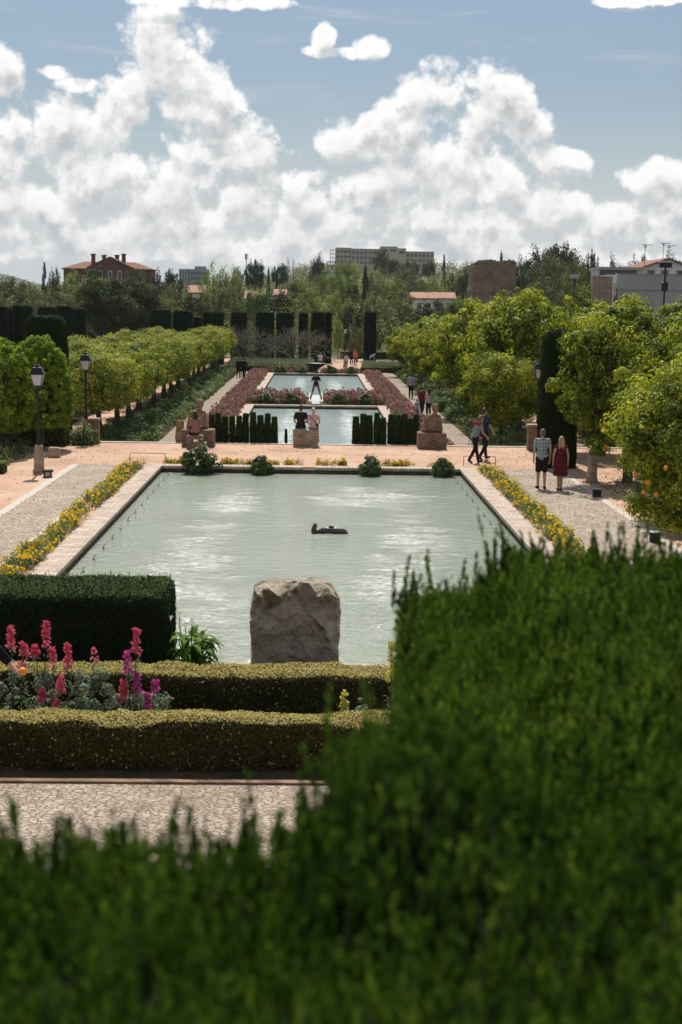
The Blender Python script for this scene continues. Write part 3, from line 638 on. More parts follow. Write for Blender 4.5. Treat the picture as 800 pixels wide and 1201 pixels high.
# ------------------------------------------------------------------ plants in beds
def mounds(name, x0, x1, y0, y1, z, nm, nl, rad, hgt, L, W, mat, seed, kind=None, label=None, cat=None, blossoms=None, grid=None):
    """rows of low plants: leaves on many small mounds"""
    g = np.random.default_rng(seed)
    cx = x0+(x1-x0)*g.random(nm); cy = y0+(y1-y0)*g.random(nm); cr = rad*(0.6+0.8*g.random(nm)); ch = hgt*(0.6+0.7*g.random(nm))
    k = g.integers(0, nm, nl); U = unit(g.normal(size=(nl, 3))); U[:, 2] = np.abs(U[:, 2]); q = (0.45+0.55*g.random(nl)**0.5)
    C = np.stack([cx[k]+U[:, 0]*q*cr[k], cy[k]+U[:, 1]*q*cr[k], z+U[:, 2]*q*ch[k]], 1)
    A, B = leafquads(C, U+g.normal(size=(nl, 3))*0.5+[0, 0, 0.4], L, W, g, updir=0.5)
    tone = np.clip(0.5+0.25*g.normal(size=nm)[k]+0.18*g.normal(size=nl), 0, 1)
    me = mkmesh('foliage', A, B, mat, rnd=tone)
    bl = None
    if blossoms:
        bm, nb, bL, fr = blossoms
        k = g.integers(0, nm, nb); U = unit(g.normal(size=(nb, 3))); U[:, 2] = np.abs(U[:, 2])*fr+0.15; U = unit(U)
        C = np.stack([cx[k]+U[:, 0]*cr[k], cy[k]+U[:, 1]*cr[k], z+U[:, 2]*ch[k]*1.04+0.01], 1)
        C = np.repeat(C, 5, axis=0)+g.normal(size=(nb*5, 3))*bL*0.25; Nn = np.repeat(U, 5, axis=0)+g.normal(size=(nb*5, 3))*0.7
        A, B = leafquads(C, Nn, bL, bL*0.8, g); bl = mkmesh('blossoms', A, B, bm, rnd=np.clip(np.repeat(g.random(nb), 5)+0.15*g.normal(size=nb*5), 0, 1))
    if kind == 'stuff':
        me.name = name; o = link(name, me); o['kind'] = 'stuff'; tag(o, label, cat); return o
    r = root(name, label, cat, ((x0+x1)/2, (y0+y1)/2, z)); 
    o = link('foliage', me, r); o.matrix_parent_inverse = Matrix.Translation(-Vector(r.location))
    if bl: o = link('blossoms', bl, r); o.matrix_parent_inverse = Matrix.Translation(-Vector(r.location))
    return r
mounds('marigold_bed', -6.16, -5.62, 17.5, 47.0, 0.02, 430, 26000, 0.17, 0.24, 0.055, 0.024, M['bed_leaf'], 1, label='long bed of yellow marigolds between the left pool edge and the cobbles', cat='flower bed', blossoms=(M['marigold'], 900, 0.06, 0.9))
mounds('marigold_bed', 5.48, 6.02, 17.5, 46.8, 0.02, 430, 26000, 0.17, 0.24, 0.055, 0.024, M['bed_leaf'], 2, label='long bed of yellow marigolds between the right pool edge and the cobbles', cat='flower bed', blossoms=(M['marigold'], 900, 0.06, 0.9))
for i, (a, b, lb) in enumerate(((-5.0, -4.35, 'short tuft of yellow marigolds by the left hoop at the near pool end'), (-3.1, -1.2, 'low strip of marigolds between the left pair of pool end bushes'),
                                (-0.95, -0.45, 'short strip of marigolds just left of the overflow notch'), (0.15, 1.05, 'short strip of marigolds just right of the overflow notch'), (2.0, 3.3, 'low strip of marigolds between the right pair of pool end bushes'), (3.95, 4.6, 'short tuft of marigolds by the right hoop at the pool end'))):
    mounds('marigold_bed', a, b, 47.35, 47.65, 0.02, max(8, int((b-a)*16)), max(500, int((b-a)*1100)), 0.13, 0.2, 0.055, 0.025, M['bed_leaf'], 10+i, label=lb, cat='flower bed', blossoms=(M['marigold'], int((b-a)*90)+10, 0.05, 0.9))
# pink beds by the lower pools
mounds('pink_flower_bed', -5.85, -4.55, 57.5, 137, Z2, 1500, 34000, 0.28, 0.42, 0.13, 0.05, M['bed_leaf'], 21, label='long pink flower bed left of the two lower pools', cat='flower bed', blossoms=(M['pink_petal'], 4600, 0.11, 0.9))
mounds('pink_flower_bed', 4.75, 6.05, 57.5, 137, Z2, 1500, 34000, 0.28, 0.42, 0.13, 0.05, M['bed_leaf'], 22, label='long pink flower bed right of the two lower pools', cat='flower bed', blossoms=(M['pink_petal'], 4600, 0.11, 0.9))
for i, (a, b, lb) in enumerate(((-4.2, -0.75, 'pink flowers left of the standing man between the two lower pools'), (0.95, 4.4, 'pink flowers right of the standing man between the two lower pools'))):
    mounds('pink_flower_bed', a, b, 92.0, 98.6, Z2, 210, 9000, 0.35, 0.6, 0.15, 0.06, M['bed_leaf'], 24+i, label=lb, cat='flower bed', blossoms=(M['pink_petal'], 1500, 0.13, 0.8))
for i, (a, b, lb) in enumerate(((-4.0, -0.9, 'thin row of pink flowers behind the farthest pool, left of the bowl'), (0.8, 4.2, 'thin row of pink flowers behind the farthest pool, right of the bowl'))):
    mounds('pink_flower_bed', a, b, 135.4, 137.5, Z2, 60, 2400, 0.35, 0.5, 0.16, 0.07, M['bed_leaf'], 27+i, label=lb, cat='flower bed', blossoms=(M['pink_petal'], 260, 0.14, 0.8))
# planted strips under the trees
mounds('ground_cover', -10.4, -7.45, 55.6, 140, Z2, 620, 60000, 0.42, 0.50, 0.16, 0.07, M['bed_leaf'], 31, 'stuff', 'leafy green ground cover under the clipped tree row on the left', 'ground cover')
mounds('ground_cover', 7.85, 11.0, 55.6, 140, Z2, 800, 50000, 0.45, 0.6, 0.17, 0.07, M['bed_leaf'], 32, 'stuff', 'leafy ground cover in shade under the right tree row', 'ground cover')
mounds('ground_cover', -24, -13, 56, 140, Z2, 1200, 46000, 0.8, 0.8, 0.26, 0.13, M['far_olive'], 33, 'stuff', 'rough shrubs covering the ground left of the tree row path', 'ground cover')
mounds('ground_cover', 13.5, 26, 56, 150, Z2, 900, 40000, 0.8, 0.8, 0.26, 0.13, M['far_olive'], 34, 'stuff', 'rough shrubs covering the ground beyond the right tree row', 'ground cover')
mounds('silvery_shrubs', -10.2, -7.5, 55.6, 140, Z2, 190, 9000, 0.4, 0.55, 0.15, 0.06, M['gray_leaf'], 35, 'stuff', 'silvery low shrubs scattered along the left tree row', 'shrubs')
# lavender bands
def stalks(name, x0, x1, y0, y1, z, n, h, mat, seed, label, cat):
    g = np.random.default_rng(seed); C = np.stack([x0+(x1-x0)*g.random(n), y0+(y1-y0)*g.random(n), z+h*(0.3+0.35*g.random(n))], 1)
    N = g.normal(size=(n, 3)); N[:, 2] *= 0.15; N = unit(N); T = np.stack([g.normal(size=n)*0.18, g.normal(size=n)*0.18, np.ones(n)], 1); T = unit(T); B = unit(np.cross(N, T))
    l = (h*(0.7+0.5*g.random(n)))[:, None]; V = np.empty((n, 4, 3)); wd = 0.05
    V[:, 0] = C-T*l/2; V[:, 1] = C+B*wd; V[:, 2] = C+T*l/2; V[:, 3] = C-B*wd
    o = link(name, mkmesh(name, V.reshape(-1, 3), np.arange(4*n).reshape(n, 4), mat, rnd=g.random(n))); o['kind'] = 'stuff'; return tag(o, label, cat)
stalks('lavender', -8.6, -0.1, 141, 152, Z2, 15000, 0.9, M['lavender'], 41, 'tall pale lavender band beyond the farthest pool on the left', 'lavender')
stalks('lavender', 4.9, 13, 141, 150, Z2, 13000, 0.8, M['lavender'], 42, 'pale lavender band beyond the farthest pool on the right', 'lavender')
hedge('low_hedge', 'low green hedge edging the left lavender band', 'hedge', (-8.8, -0.1, 139.6, 140.4, Z2, Z2+0.5), 3000, 0.12, 0.06, M['far_green'], M['core'], 0.4, 0.04, 3)
hedge('low_hedge', 'low green hedge edging the right lavender band', 'hedge', (4.5, 13, 139.6, 140.4, Z2, Z2+0.5), 3000, 0.12, 0.06, M['far_green'], M['core'], 0.4, 0.04, 4)
hedge('low_hedge', 'bright low hedge square behind the far earth path', 'hedge', (3.2, 10, 176, 179, Z2, Z2+0.9), 3500, 0.16, 0.08, M['far_pale'], M['core'], 0.4, 0.05, 5)
hedge('low_hedge', 'bright low hedge left of the far earth path behind bare shrubs', 'hedge', (-9, -5.4, 176, 180, Z2, Z2+0.9), 2500, 0.16, 0.08, M['far_pale'], M['core'], 0.4, 0.05, 6)

# bushes in the water at the pool ends
bush = crown('foliage', (0.5, 0.42, 0.55), 70, 3600, 0.15, 0.05, M['bed_leaf'], 51, 0.2, 0.28, center=(0, 0, 0.42), updir=0.4)
bl = crown('blossoms', (0.42, 0.35, 0.5), 14, 70, 0.07, 0.06, M['white_petal'], 52, 0.2, 0.1, inner=0.95, center=(0, 0, 0.62))
br = root('pool_bush', 'largest leafy bush in the pool corner in front of the left statue', 'bush', (-3.75, 46.4, -0.2), 0, 'bushes along the far end of the near pool', (1.05, 1.0, 1.02))
link('foliage', bush, br); link('blossoms', bl, br)
for (px, s, lb) in ((306, 0.86, 'second leafy bush from the left along the near pool far end'), (435, 0.9, 'third leafy bush from the left along the near pool far end'), (519, 0.86, 'rightmost leafy bush along the near pool far end')):
    q = Q(px, 545, 46.4); s *= 0.84; dup(br, lb, (q.x, 46.4, -0.2), px, (s, s, s*0.95))
g3 = 'bushes along the ends of the lower pools'
for i, (px, y, s, lb) in enumerate(((311, 92.0, 0.9, 'leafy bush by the left corner of the middle pool far edge'), (295, 92, 0.9, 'green bush left of the standing man by the middle pool'), (341, 92, 0.95, 'small bush just left of the white water chute'),
        (396, 92, 0.95, 'leafy bush right of the white water chute'), (429, 92, 1.0, 'leafy bush near the right corner of the middle pool far edge'),
        (329, 135.2, 1.0, 'leftmost small bush at the far edge of the farthest pool'), (354, 135.2, 0.95, 'small bush left of the stone bowl at the farthest pool'), (387, 135.2, 1.0, 'small bush right of the stone bowl at the farthest pool'), (411, 135.2, 0.9, 'rightmost small bush at the far edge of the farthest pool'))):
    if i == 1: continue
    q = Q(px, 470, y); dup(br, lb, (q.x, y, Z2-0.1), i*1.3, (s*1.15, s, s), g3)

# ------------------------------------------------------------------ slim cypresses along the promenade edge
def colmesh(name, r, h, n, seed, mat=M['cypress_leaf'], L=0.07, W=0.03, top=0.6, core=True):
    g = np.random.default_rng(seed); mb = MB(); k = 10; prof = []
    for i in range(k+1):
        s = i/k; prof.append((r*(0.88+0.12*math.sin(s*3))*(1 if s < top else 0.86)*0.95, h*s))
    mb.lathe((0, 0, 0), prof, 12); Vt, T = trimesh(np.array(mb.v), mb.f)
    pts, nor = sample(Vt, T, n, g); pts = pts+nor*g.random((n, 1))*r*0.16
    A, B = leafquads(pts, nor+g.normal(size=nor.shape)*0.6, L, W, g, updir=1.5)
    return mb.mesh('dark_core', M['core'], True), mkmesh('foliage', A, B, mat, rnd=np.clip(0.5+0.25*g.normal(size=n), 0, 1))
ci_, cf_ = colmesh('cypress', 0.135, 2.12, 2600, 61, M['column_leaf'], L=0.07, W=0.024, top=0.86)
first = None
lx = [248.5, 256, 264, 272.5, 280.5, 288, 297, 305.5, 314, 322]; rx = [417.5, 426, 433, 442, 449, 459, 466, 474, 482, 488]
words = ['first', 'second', 'third', 'fourth', 'fifth', 'sixth', 'seventh', 'eighth', 'ninth', 'tenth', 'eleventh', 'twelfth', 'thirteenth', 'fourteenth', 'fifteenth', 'sixteenth']
for side, arr in (('left', lx), ('right', rx)):
    for i, px in enumerate(arr):
        q = Q(px, 500, 55.75); order = i if side == 'left' else i
        lb = ('%s slim cypress from the left statue along the promenade edge' % words[i]) if side == 'left' else ('%s slim cypress from the seated pair toward the right statue' % words[i])
        s = random.uniform(0.94, 1.04); wd = random.uniform(0.9, 1.15)
        if first is None:
            first = root('cypress_column', lb, 'cypress', (q.x, 55.75, Z2), 0, 'slim cypresses along the promenade edge', (wd, wd, s)); link('dark_core', ci_, first); link('foliage', cf_, first)
        else: dup(first, lb, (q.x, 55.75+random.uniform(-.06, .06), Z2), random.uniform(0, 6), (wd, wd, s))
q = Q(325, 520, 55.75); dup(first, 'short thin young cypress at the inner end of the left row', (q.x+0.35, 55.75, Z2), 1, (0.45, 0.45, 0.72))

# ------------------------------------------------------------------ near hedges, rock, flowers
hedge('box_hedge', 'low clipped box hedge with brown tips in front, beside the brick path', 'hedge', (-9, 1.9, 15.77, 16.28, 0.0, 0.54), 42000, 0.035, 0.02, M['box_leaf'], M['boxcore'], 0.07, 0.055, 71, 'box hedges round the flower bed', M['box_sunlit_tip'], 26000, rnd=0.06, out=0.035)
hedge('box_hedge', 'low clipped box hedge with brown tips behind the flower bed, right at the rock foot', 'hedge', (-9, 1.9, 17.62, 18.25, 0.0, 0.62), 36000, 0.035, 0.02, M['box_leaf'], M['boxcore'], 0.07, 0.055, 72, 'box hedges round the flower bed', M['box_sunlit_tip'], 26000, rnd=0.06, out=0.035)
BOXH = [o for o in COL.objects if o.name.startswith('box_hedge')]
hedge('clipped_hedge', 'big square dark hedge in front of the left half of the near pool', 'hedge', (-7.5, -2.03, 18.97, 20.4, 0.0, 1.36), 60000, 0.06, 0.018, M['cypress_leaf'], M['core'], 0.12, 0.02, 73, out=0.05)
# soft shoots on the big hedge's top, its sunlit band painted by a paler leaf
def shoots(pts, h, g, leafL, leafW, per, spread=0.35, lean=None):
    """upright sprays of scale leaves: returns quads"""
    n = len(pts); D_ = np.stack([g.normal(size=n)*0.18, g.normal(size=n)*0.18, np.ones(n)], 1)
    if lean is not None: D_ += lean
    D_ = unit(D_); s = g.random((n, per)); base = pts[:, None, :]+D_[:, None, :]*(h[:, None]*s)[:, :, None]
    N = g.normal(size=(n, per, 3)); side = unit(N.reshape(-1, 3)).reshape(n, per, 3)
    C = base+side*(leafL*0.3)*(1-0.6*s)[:, :, None]
    C = C.reshape(-1, 3); T = unit((D_[:, None, :]*1.0+side*spread).reshape(-1, 3)); Nn = unit(np.cross(T, g.normal(size=T.shape))); B = np.cross(Nn, T)
    m = len(C); l = (leafL*(0.6+0.7*g.random(m))*(1-0.35*s.reshape(-1)))[:, None]; w_ = (leafW*(0.6+0.7*g.random(m)))[:, None]
    V = np.empty((m, 4, 3)); V[:, 0] = C-T*l/2; V[:, 1] = C+B*w_/2; V[:, 2] = C+T*l/2; V[:, 3] = C-B*w_/2
    tone = np.clip(np.repeat(0.45+0.22*g.normal(size=n), per)+0.12*g.normal(size=m)+0.15*(s.reshape(-1)-0.5), 0, 1)
    return V.reshape(-1, 3), np.arange(4*m).reshape(m, 4), tone
g = np.random.default_rng(75)
hb = [o for o in COL.objects if o.name.startswith('clipped_hedge')][0]
n = 5200; pts = np.stack([-7.5+5.45*g.random(n), 18.97+1.43*g.random(n), np.full(n, 1.34)], 1); hh = 0.05+0.10*g.random(n)**4+0.13*(g.random(n) < 0.012)
A, B, tn = shoots(pts-np.array(hb.location), hh, g, 0.035, 0.012, 8); link('top_shoots', mkmesh('top_shoots', A, B, M['bed_leaf'], rnd=tn), hb)

for bi, (o_, y0, y1, zt_) in enumerate(zip(BOXH, (15.8, 17.65), (16.26, 18.22), (0.53, 0.61))):
    for mi, (m_, n, hm) in enumerate((('box_sunlit_tip', 1500, 0.05), ('ficus_leaf', 260, 0.09), ('box_leaf', 900, 0.06))):
        x = -9+10.8*g.random(n); k = np.array([mnoise.noise(Vector((a*1.1, bi*7+mi*3, 0))) for a in x]); x = x[k > (-0.15 if mi != 1 else 0.12)]; n = len(x)
        pts = np.stack([x, y0+(y1-y0)*g.random(n), np.full(n, zt_-0.03)], 1)
        A, B, tn = shoots(pts-np.array(o_.location), hm*(0.4+g.random(n)**2), g, 0.035, 0.018, 7, 0.8); link('loose_sprigs', mkmesh('loose_sprigs', A, B, M[m_], rnd=tn), o_)['kind'] = 'stuff'
# the weathered stone block on the near end of the pool
def rockmesh():
    V, F = gridbox(-0.64, 0.64, -0.34, 0.34, 0, 1.42, 0.026, 0.0, 0, rnd=0.05)
    W = []
    for v in V:
        x, y, z = v
        p = Vector((x*1.3, y*1.3, z*1.3))
        # outline: lower left shoulder set in, top broken
        topz = 1.38+0.02*math.sin(x*7.0+1.1)-0.07*smooth((-x-0.48)/0.16)-0.20*smooth((x-0.46)/0.18)+0.04*mnoise.noise(Vector((x*6, y*4, 3)))
        k = z/1.42; z2 = z if k < 0.6 else 0.6*1.42+(k-0.6)/0.4*(topz-0.6*1.42)
        x2 = x*(1-0.035*smooth((k-0.62)/0.38)*(1 if x < 0 else 0.2))
        x2 += 0.02 if k < 0.12 else 0; x2 -= (0.04 if (k < 0.11 and x < 0) else 0)
        d = 0.05*mnoise.noise(p*1.4)+0.028*mnoise.noise(p*3.6)+0.014*mnoise.noise(p*9)+0.008*mnoise.noise(p*20)-0.03*max(0, 0.12-abs(mnoise.noise(p*2.3+Vector((4, 4, 4)))))/0.12
        y2 = y
        if y < 0:
            # relief of folds over the upper part: the smooth lower face steps out from them
            line = 0.98+0.22*math.exp(-((x+0.05)/0.25)**2)-0.55*smooth((x-0.05)/0.6)-0.10*smooth((-x-0.2)/0.4)+0.05*mnoise.noise(Vector((x*5, 1, 2)))
            s = smooth((z2-line)/0.07)
            ridge = 1-abs(math.sin(x*7.5+z2*4.2+2.2*mnoise.noise(Vector((x*2.2, z2*2.2, 5)))))
            ridge2 = 1-abs(math.sin(x*5-z2*9+1.7*mnoise.noise(Vector((x*3, z2*2, 9)))))
            y2 += s*(0.17-0.22*ridge**1.6-0.10*ridge2)
            y2 += 0.06*math.exp(-((z2-0.15+0.03*x)/0.022)**2)       # crack near the foot
            y2 -= 0.04*(1-smooth((z2-0.10)/0.06))
        if z2 > 1.1:
            rr = 1-abs(mnoise.noise(Vector((x*3.4, y*3, 1.7))))*2; z2 += 0.06*rr-0.03
        W.append((x2+d*(0.5 if abs(x) > .5 else .2), y2+d, z2+d*0.3*(k > 0.7)))
    return mkmesh('rock', W, F, M['rock'], smooth=False)
o_ = link('rock', rockmesh()); o_.location = (Q(346, 780, 20.0).x, 20.30, 0.0); o_.scale = (1, 1, 0.965); tag(o_, 'large squared weathered rock with a broken carved top at the near pool end', 'rock')

# arum plant beside the big hedge
def arum():
    g = np.random.default_rng(81); mb = MB(); bl = MB(); tn = []
    for i in range(120):
        a = 6.283*g.random(); r_ = 0.36*g.random()**0.6; h = 0.25+0.55*g.random()*(1-0.3*r_); tip = Vector((math.cos(a)*r_, math.sin(a)*r_, h))
        b = Vector((math.cos(a)*0.06, math.sin(a)*0.06, 0)); mb.tube([b, b*0.5+tip*0.5+Vector((0, 0, .06)), tip], [0.009, 0.007, 0.005], n=4)
        dr = Vector((math.cos(a), math.sin(a), g.normal()*0.35+0.1)).normalized(); sd_ = dr.cross(Vector((0, 0, 1))).normalized(); L_ = 0.22+0.12*g.random(); W_ = L_*0.42; up = sd_.cross(dr)
        sec = [(0, 0.25, 0.0), (0.18, 0.95, 0.03), (0.5, 0.85, 0.05), (0.8, 0.4, 0.02), (1, 0.02, -0.04)]; V_ = []
        for s, w_, u_ in sec:
            c = tip+dr*(L_*(s-0.15))+up*u_-Vector((0, 0, 0.035*s*s*L_*3))
            V_ += [c-sd_*W_*w_/2+up*0.02*w_, c, c+sd_*W_*w_/2+up*0.02*w_]
        F_ = []
        for k in range(4): F_ += [(3*k, 3*k+1, 3*k+4, 3*k+3), (3*k+1, 3*k+2, 3*k+5, 3*k+4)]
        bl.add(V_, F_); tn += [g.random()]*8
    sp = MB(); FL = []
    for x, y, h in ((-0.28, 0, 1.02), (-0.16, 0.1, 1.05), (-0.05, -0.05, 0.92), (0.04, 0.05, 0.96)):
        sp.tube([(x*0.3, y, 0), (x*0.8, y, h*0.6), (x, y, h)], [0.01, 0.008, 0.007], n=5)
        fl = MB(); FL.append(fl); fl.loft([[(x+r_*math.cos(t_), y+r_*math.sin(t_), h+z) for t_ in np.linspace(0, 6.283, 9)[:-1]] for r_, z in ((0.008, -0.01), (0.016, 0.02), (0.03, 0.05), (0.04, 0.07))], cap=False)
    r = root('arum_plant', 'bright green arum plant with white flowers beside the big square hedge', 'plant', (Q(222, 785, 19.4).x, 19.4, 0.02))
    s_ = mb; link('stems', s_.mesh('stems', M['lush_leaf']), r)
    link('leaves', mkmesh('leaves', bl.v, bl.f, M['lush_leaf'], rnd=tn), r)
    link('flower_stems', sp.mesh('flower_stems', M['lush_leaf']), r); [link('flower', f_.mesh('flower', M['white_petal']), r) for f_ in FL]
    return r
ar = arum(); ar.scale = (0.92, 0.92, 0.92)

# snapdragons in the bed between the box hedges
SN = [(12.5, 734, 762, 'snap_pink', 'tall pink snapdragon nearest the reaching hand, leftmost spike'), (28, 753, 769, 'snap_pink', 'short pink snapdragon spike second from the left'), (41, 756, 770, 'snap_pink', 'short pink snapdragon right beside the tallest left spike'),
      (54, 728, 757, 'snap_pink', 'tallest pink snapdragon spike of the left cluster'), (26, 774, 789, 'snap_pink', 'small low pink snapdragon just above the reaching hand'), (61, 760, 783, 'snap_pink', 'broad pink snapdragon right of the tallest left spike'),
      (79, 754, 784, 'snap_pink', 'pink snapdragon at the right side of the left cluster'), (71, 792, 812, 'snap_pink', 'low pink snapdragon spike in front of the hedge shade'), (49, 808, 824, 'snap_pink', 'faded dim pink snapdragon low above the front hedge at left'),
      (65, 819, 834, 'snap_pink', 'lowest pink snapdragon touching the front hedge at left'), (110, 760, 775, 'snap_pink', 'lone thin snapdragon nearly out of bloom between the two clusters'), (160, 736, 769, 'snap_pink', 'tall snapdragon spike topping the right cluster'),
      (150, 763, 790, 'snap_magenta', 'magenta snapdragon just below the tall right spike'), (145, 796, 822, 'snap_pink', 'thick pink snapdragon low in the right cluster'), (160, 788, 812, 'snap_magenta', 'magenta snapdragon in the middle of the right cluster'),
      (182, 797, 811, 'snap_magenta', 'magenta snapdragon at the far right of the right cluster'), (173, 812, 832, 'snap_magenta', 'magenta snapdragon hanging low over the front hedge'), (404, 812, 836, 'snap_yellow', 'pale yellow snapdragon right of the rock, in the bed'),
      (459, 752, 800, 'snap_yellow', 'tall pale yellow snapdragon against the edge of the near hedge')]
for i, (px, ty, by, m_, lb) in enumerate(SN):
    g = np.random.default_rng(100+i); y = 16.95+0.1*g.normal()
    if ty > 785: y = 16.65
    tp = Q(px, ty, y); bt = Q(px, by, y); H = tp.z-0.05; h0 = bt.z-0.05
    r = root('snapdragon', lb, 'flower', (tp.x, y, 0.05), 0, 'snapdragons in the bed between the box hedges')
    mb = MB(); bx = 0.05*g.normal(); mb.tube([(bx, 0, 0), (bx*0.4, 0, H*0.5), (0, 0, H)], [0.008, 0.007, 0.004], n=5); link('stem', mb.mesh('stem', M['bed_leaf']), r)
    nl = 46; zz = h0*g.random(nl)**0.8; C = np.stack([0.02*g.normal(size=nl), 0.02*g.normal(size=nl), zz], 1); N = unit(g.normal(size=(nl, 3))+[0, 0, 0.6]); C = C+unit(g.normal(size=(nl, 3)))*0.03
    A, B = leafquads(C, N, 0.07, 0.018, g); link('leaves', mkmesh('leaves', A, B, M['gray_leaf'], rnd=g.random(nl)), r)
    nf = int(26+60*(H-h0)); s = g.random(nf); wdt = 0.034*(1-0.6*s)+0.010
    th = g.random(nf)*6.283; C = np.stack([np.cos(th)*wdt, np.sin(th)*wdt, h0+(H-h0)*s*0.97], 1)
    C = np.repeat(C, 6, axis=0)+g.normal(size=(nf*6, 3))*0.011; N = unit(g.normal(size=(nf*6, 3)))
    A, B = leafquads(C, N, 0.032, 0.026, g); tn = np.clip(np.repeat(0.75-0.5*s+0.1*g.normal(size=nf), 6)+0.12*g.normal(size=nf*6), 0, 1)
    if i == 10: A = A[:len(A)//3//4*4]; B = B[:len(A)//4]; tn = tn[:len(B)]
    link('blossoms', mkmesh('blossoms', A, B, M[m_], rnd=tn), r)
for i, (px, py, wd, ht, m_, lb) in enumerate(((30, 836, 0.62, 0.85, 'gray_leaf', 'silvery leafy plant under the left snapdragon cluster'), (110, 836, 0.34, 1.0, 'gray_leaf', 'silvery leafy plant rising between the two snapdragon clusters'),
                                          (160, 838, 0.42, 0.62, 'gray_leaf', 'silvery leafy plant under the right snapdragon cluster'), (424, 838, 0.13, 0.5, 'gray_leaf', 'narrow silvery leafy stem right of the pale yellow snapdragon'),
                                          (330, 838, 0.25, 0.2, 'lush_leaf', 'small light green seedlings on the front hedge below the rock'), (410, 842, 0.3, 0.2, 'lush_leaf', 'bright low weeds by the pale yellow snapdragon'))):
    me = crown('foliage', (wd, 0.25, ht*0.55), 50, int(900+2600*wd), 0.075, 0.028, M[m_], 140+i, 0.25, 0.3, center=(0, 0, ht*0.42))
    q = Q(px, py, 16.85); r = root('leafy_plant', lb, 'plant', (q.x, 16.85, 0.03)); link('foliage', me, r)

# ------------------------------------------------------------------ terrace we stand on, and the hedge along its edge
mb = MB(); mb.box(-12, 12, -9, 2.55, -1.2, 3.6); mb.box(0.30, 12, 3.6, 4.95, -1.2, 3.597); mb.box(0.02, 12, 2.551, 3.599, -1.2, 3.597); o_ = link('terrace_wall', mb.mesh('terrace_wall', M['wallbrick'])); o_['kind'] = 'structure'
def heightf(x, y):
    """clipped but softly uneven top"""
    s = 0.02*mnoise.noise(Vector((x*2.3, y*2.3, 0)))+0.015*mnoise.noise(Vector((x*6, y*6, 4)))
    if y > 2.3: s += 0.10*smooth((x-0.52-0.05*(4.8-y))/0.12)*smooth((y-2.3)/1.2)
    return s
def nearhedge(name, label, x0, x1, y0, y1, zb, zt, nsh, seed, hf, edge, shear=0.0):
    g = np.random.default_rng(seed); r = root(name, label, 'hedge', ((x0+x1)/2, (y0+y1)/2, zb)); O = np.array(r.location)
    V, F = gridbox(x0, x1, y0, y1, zb, zt, 0.05, 0.0, seed, rnd=0.05)
    V = np.array([(x-shear*(4.78-y), y, z+(hf(x, y)+0.02*mnoise.noise(Vector((x*9, y*9, z*9))) if z > zt-0.3 else 0)) for x, y, z in V]); V = V-O
    V[:, :2] *= 0.985
    link('dark_core', mkmesh('dark_core', V, F, M['core']), r)
    Vt, T = trimesh(V, F)
    # top
    pts, nor = sample(Vt, T, nsh, g, keep=lambda nn, c: np.where(nn[:, 2] > 0.5, 1.0, 0.0))
    ht = 0.045+0.05*g.random(nsh)+0.06*g.random(nsh)**5
    A, B, tn = shoots(pts-[0, 0, 0.02], ht*1.15, g, 0.030, 0.0058, 17, 0.32)
    link('top_foliage', mkmesh('top_foliage', A, B, M['fore_leaf'], rnd=tn), r)
    pts, nor = sample(Vt, T, int(nsh*0.45), g, keep=lambda nn, c: np.where((nn[:, 2] < 0.6) & (c[:, 2]+zb > zt-0.75), 1.0, 0.0))
    A, B, tn = shoots(pts, 0.05+0.03*g.random(len(pts)), g, 0.032, 0.009, 10, 0.5, lean=nor*0.9)
    link('side_foliage', mkmesh('side_foliage', A, B, M['fore_leaf'], rnd=tn), r)
    # long uncut leaders
    P_, H_ = edge(g); P_[:, 0] -= shear*(4.78-P_[:, 1]); P_ = P_-O
    A, B, tn = shoots(P_, H_, g, 0.032, 0.0075, 60, 0.36)
    link('long_shoots', mkmesh('long_shoots', A, B, M['fore_leaf'], rnd=tn*0.85), r)
    return r
def edgeL(g):
    n = 210; x = -1.6+2.1*g.random(n); y = 1.9+0.5*g.random(n); h = 0.06+0.13*g.random(n)**2
    n2 = 14; x2 = np.concatenate([[0.03, 0.045, 0.02, -0.05, -0.11, -0.5, -0.6, -0.25, -0.72, -0.38], 0.6*g.random(4)-0.65]); y2 = 2.25+0.15*g.random(n2); h2 = np.concatenate([[0.24, 0.2, 0.17, 0.13, 0.15, 0.13, 0.12, 0.13, 0.11, 0.12], 0.1+0.05*g.random(4)])
    x = np.concatenate([x, x2]); y = np.concatenate([y, y2]); h = np.concatenate([h, h2])
    return np.stack([x, y, 4.33+np.array([0.20*smooth((a+0.06)/0.20)-0.16*smooth((a-0.16)/0.35) for a in x])*np.array([smooth((b-1.75)/0.5) for b in y])], 1), h
def edgeR(g):
    n = 900; y = 2.4+2.35*g.random(n)**0.8; x = 0.31+(2.2-0.31)*g.random(n); k = x > 0.55; h = np.where(k, 0.07+0.08*g.random(n)**2, 0.03+0.04*g.random(n))
    n2 = 210; x2 = 0.60+1.5*g.random(n2); y2 = 4.55+0.2*g.random(n2); h2 = 0.09+0.13*g.random(n2)**2.2
    n3 = 14; x3 = np.array([0.30, 0.325, 0.34, 0.40, 0.43, 0.46, 0.49, 0.52, 0.28, 0.36, 0.55, 0.62, 0.60, 0.66]); y3 = 4.6+0.15*g.random(n3); h3 = np.array([0.19, 0.10, 0.13, 0.22, 0.19, 0.12, 0.18, 0.13, 0.12, 0.09, 0.2, 0.24, 0.21, 0.22])
    n4 = 60; x4 = 0.31+0.04*g.random(n4); y4 = 2.5+2.2*g.random(n4); h4 = 0.05+0.12*g.random(n4)**2
    x = np.concatenate([x, x2, x3, x4]); y = np.concatenate([y, y2, y3, y4]); h = np.concatenate([h, h2, h3, h4])
    return np.stack([x, y, np.array([4.30+heightf(a, b) for a, b in zip(x, y)])], 1), h
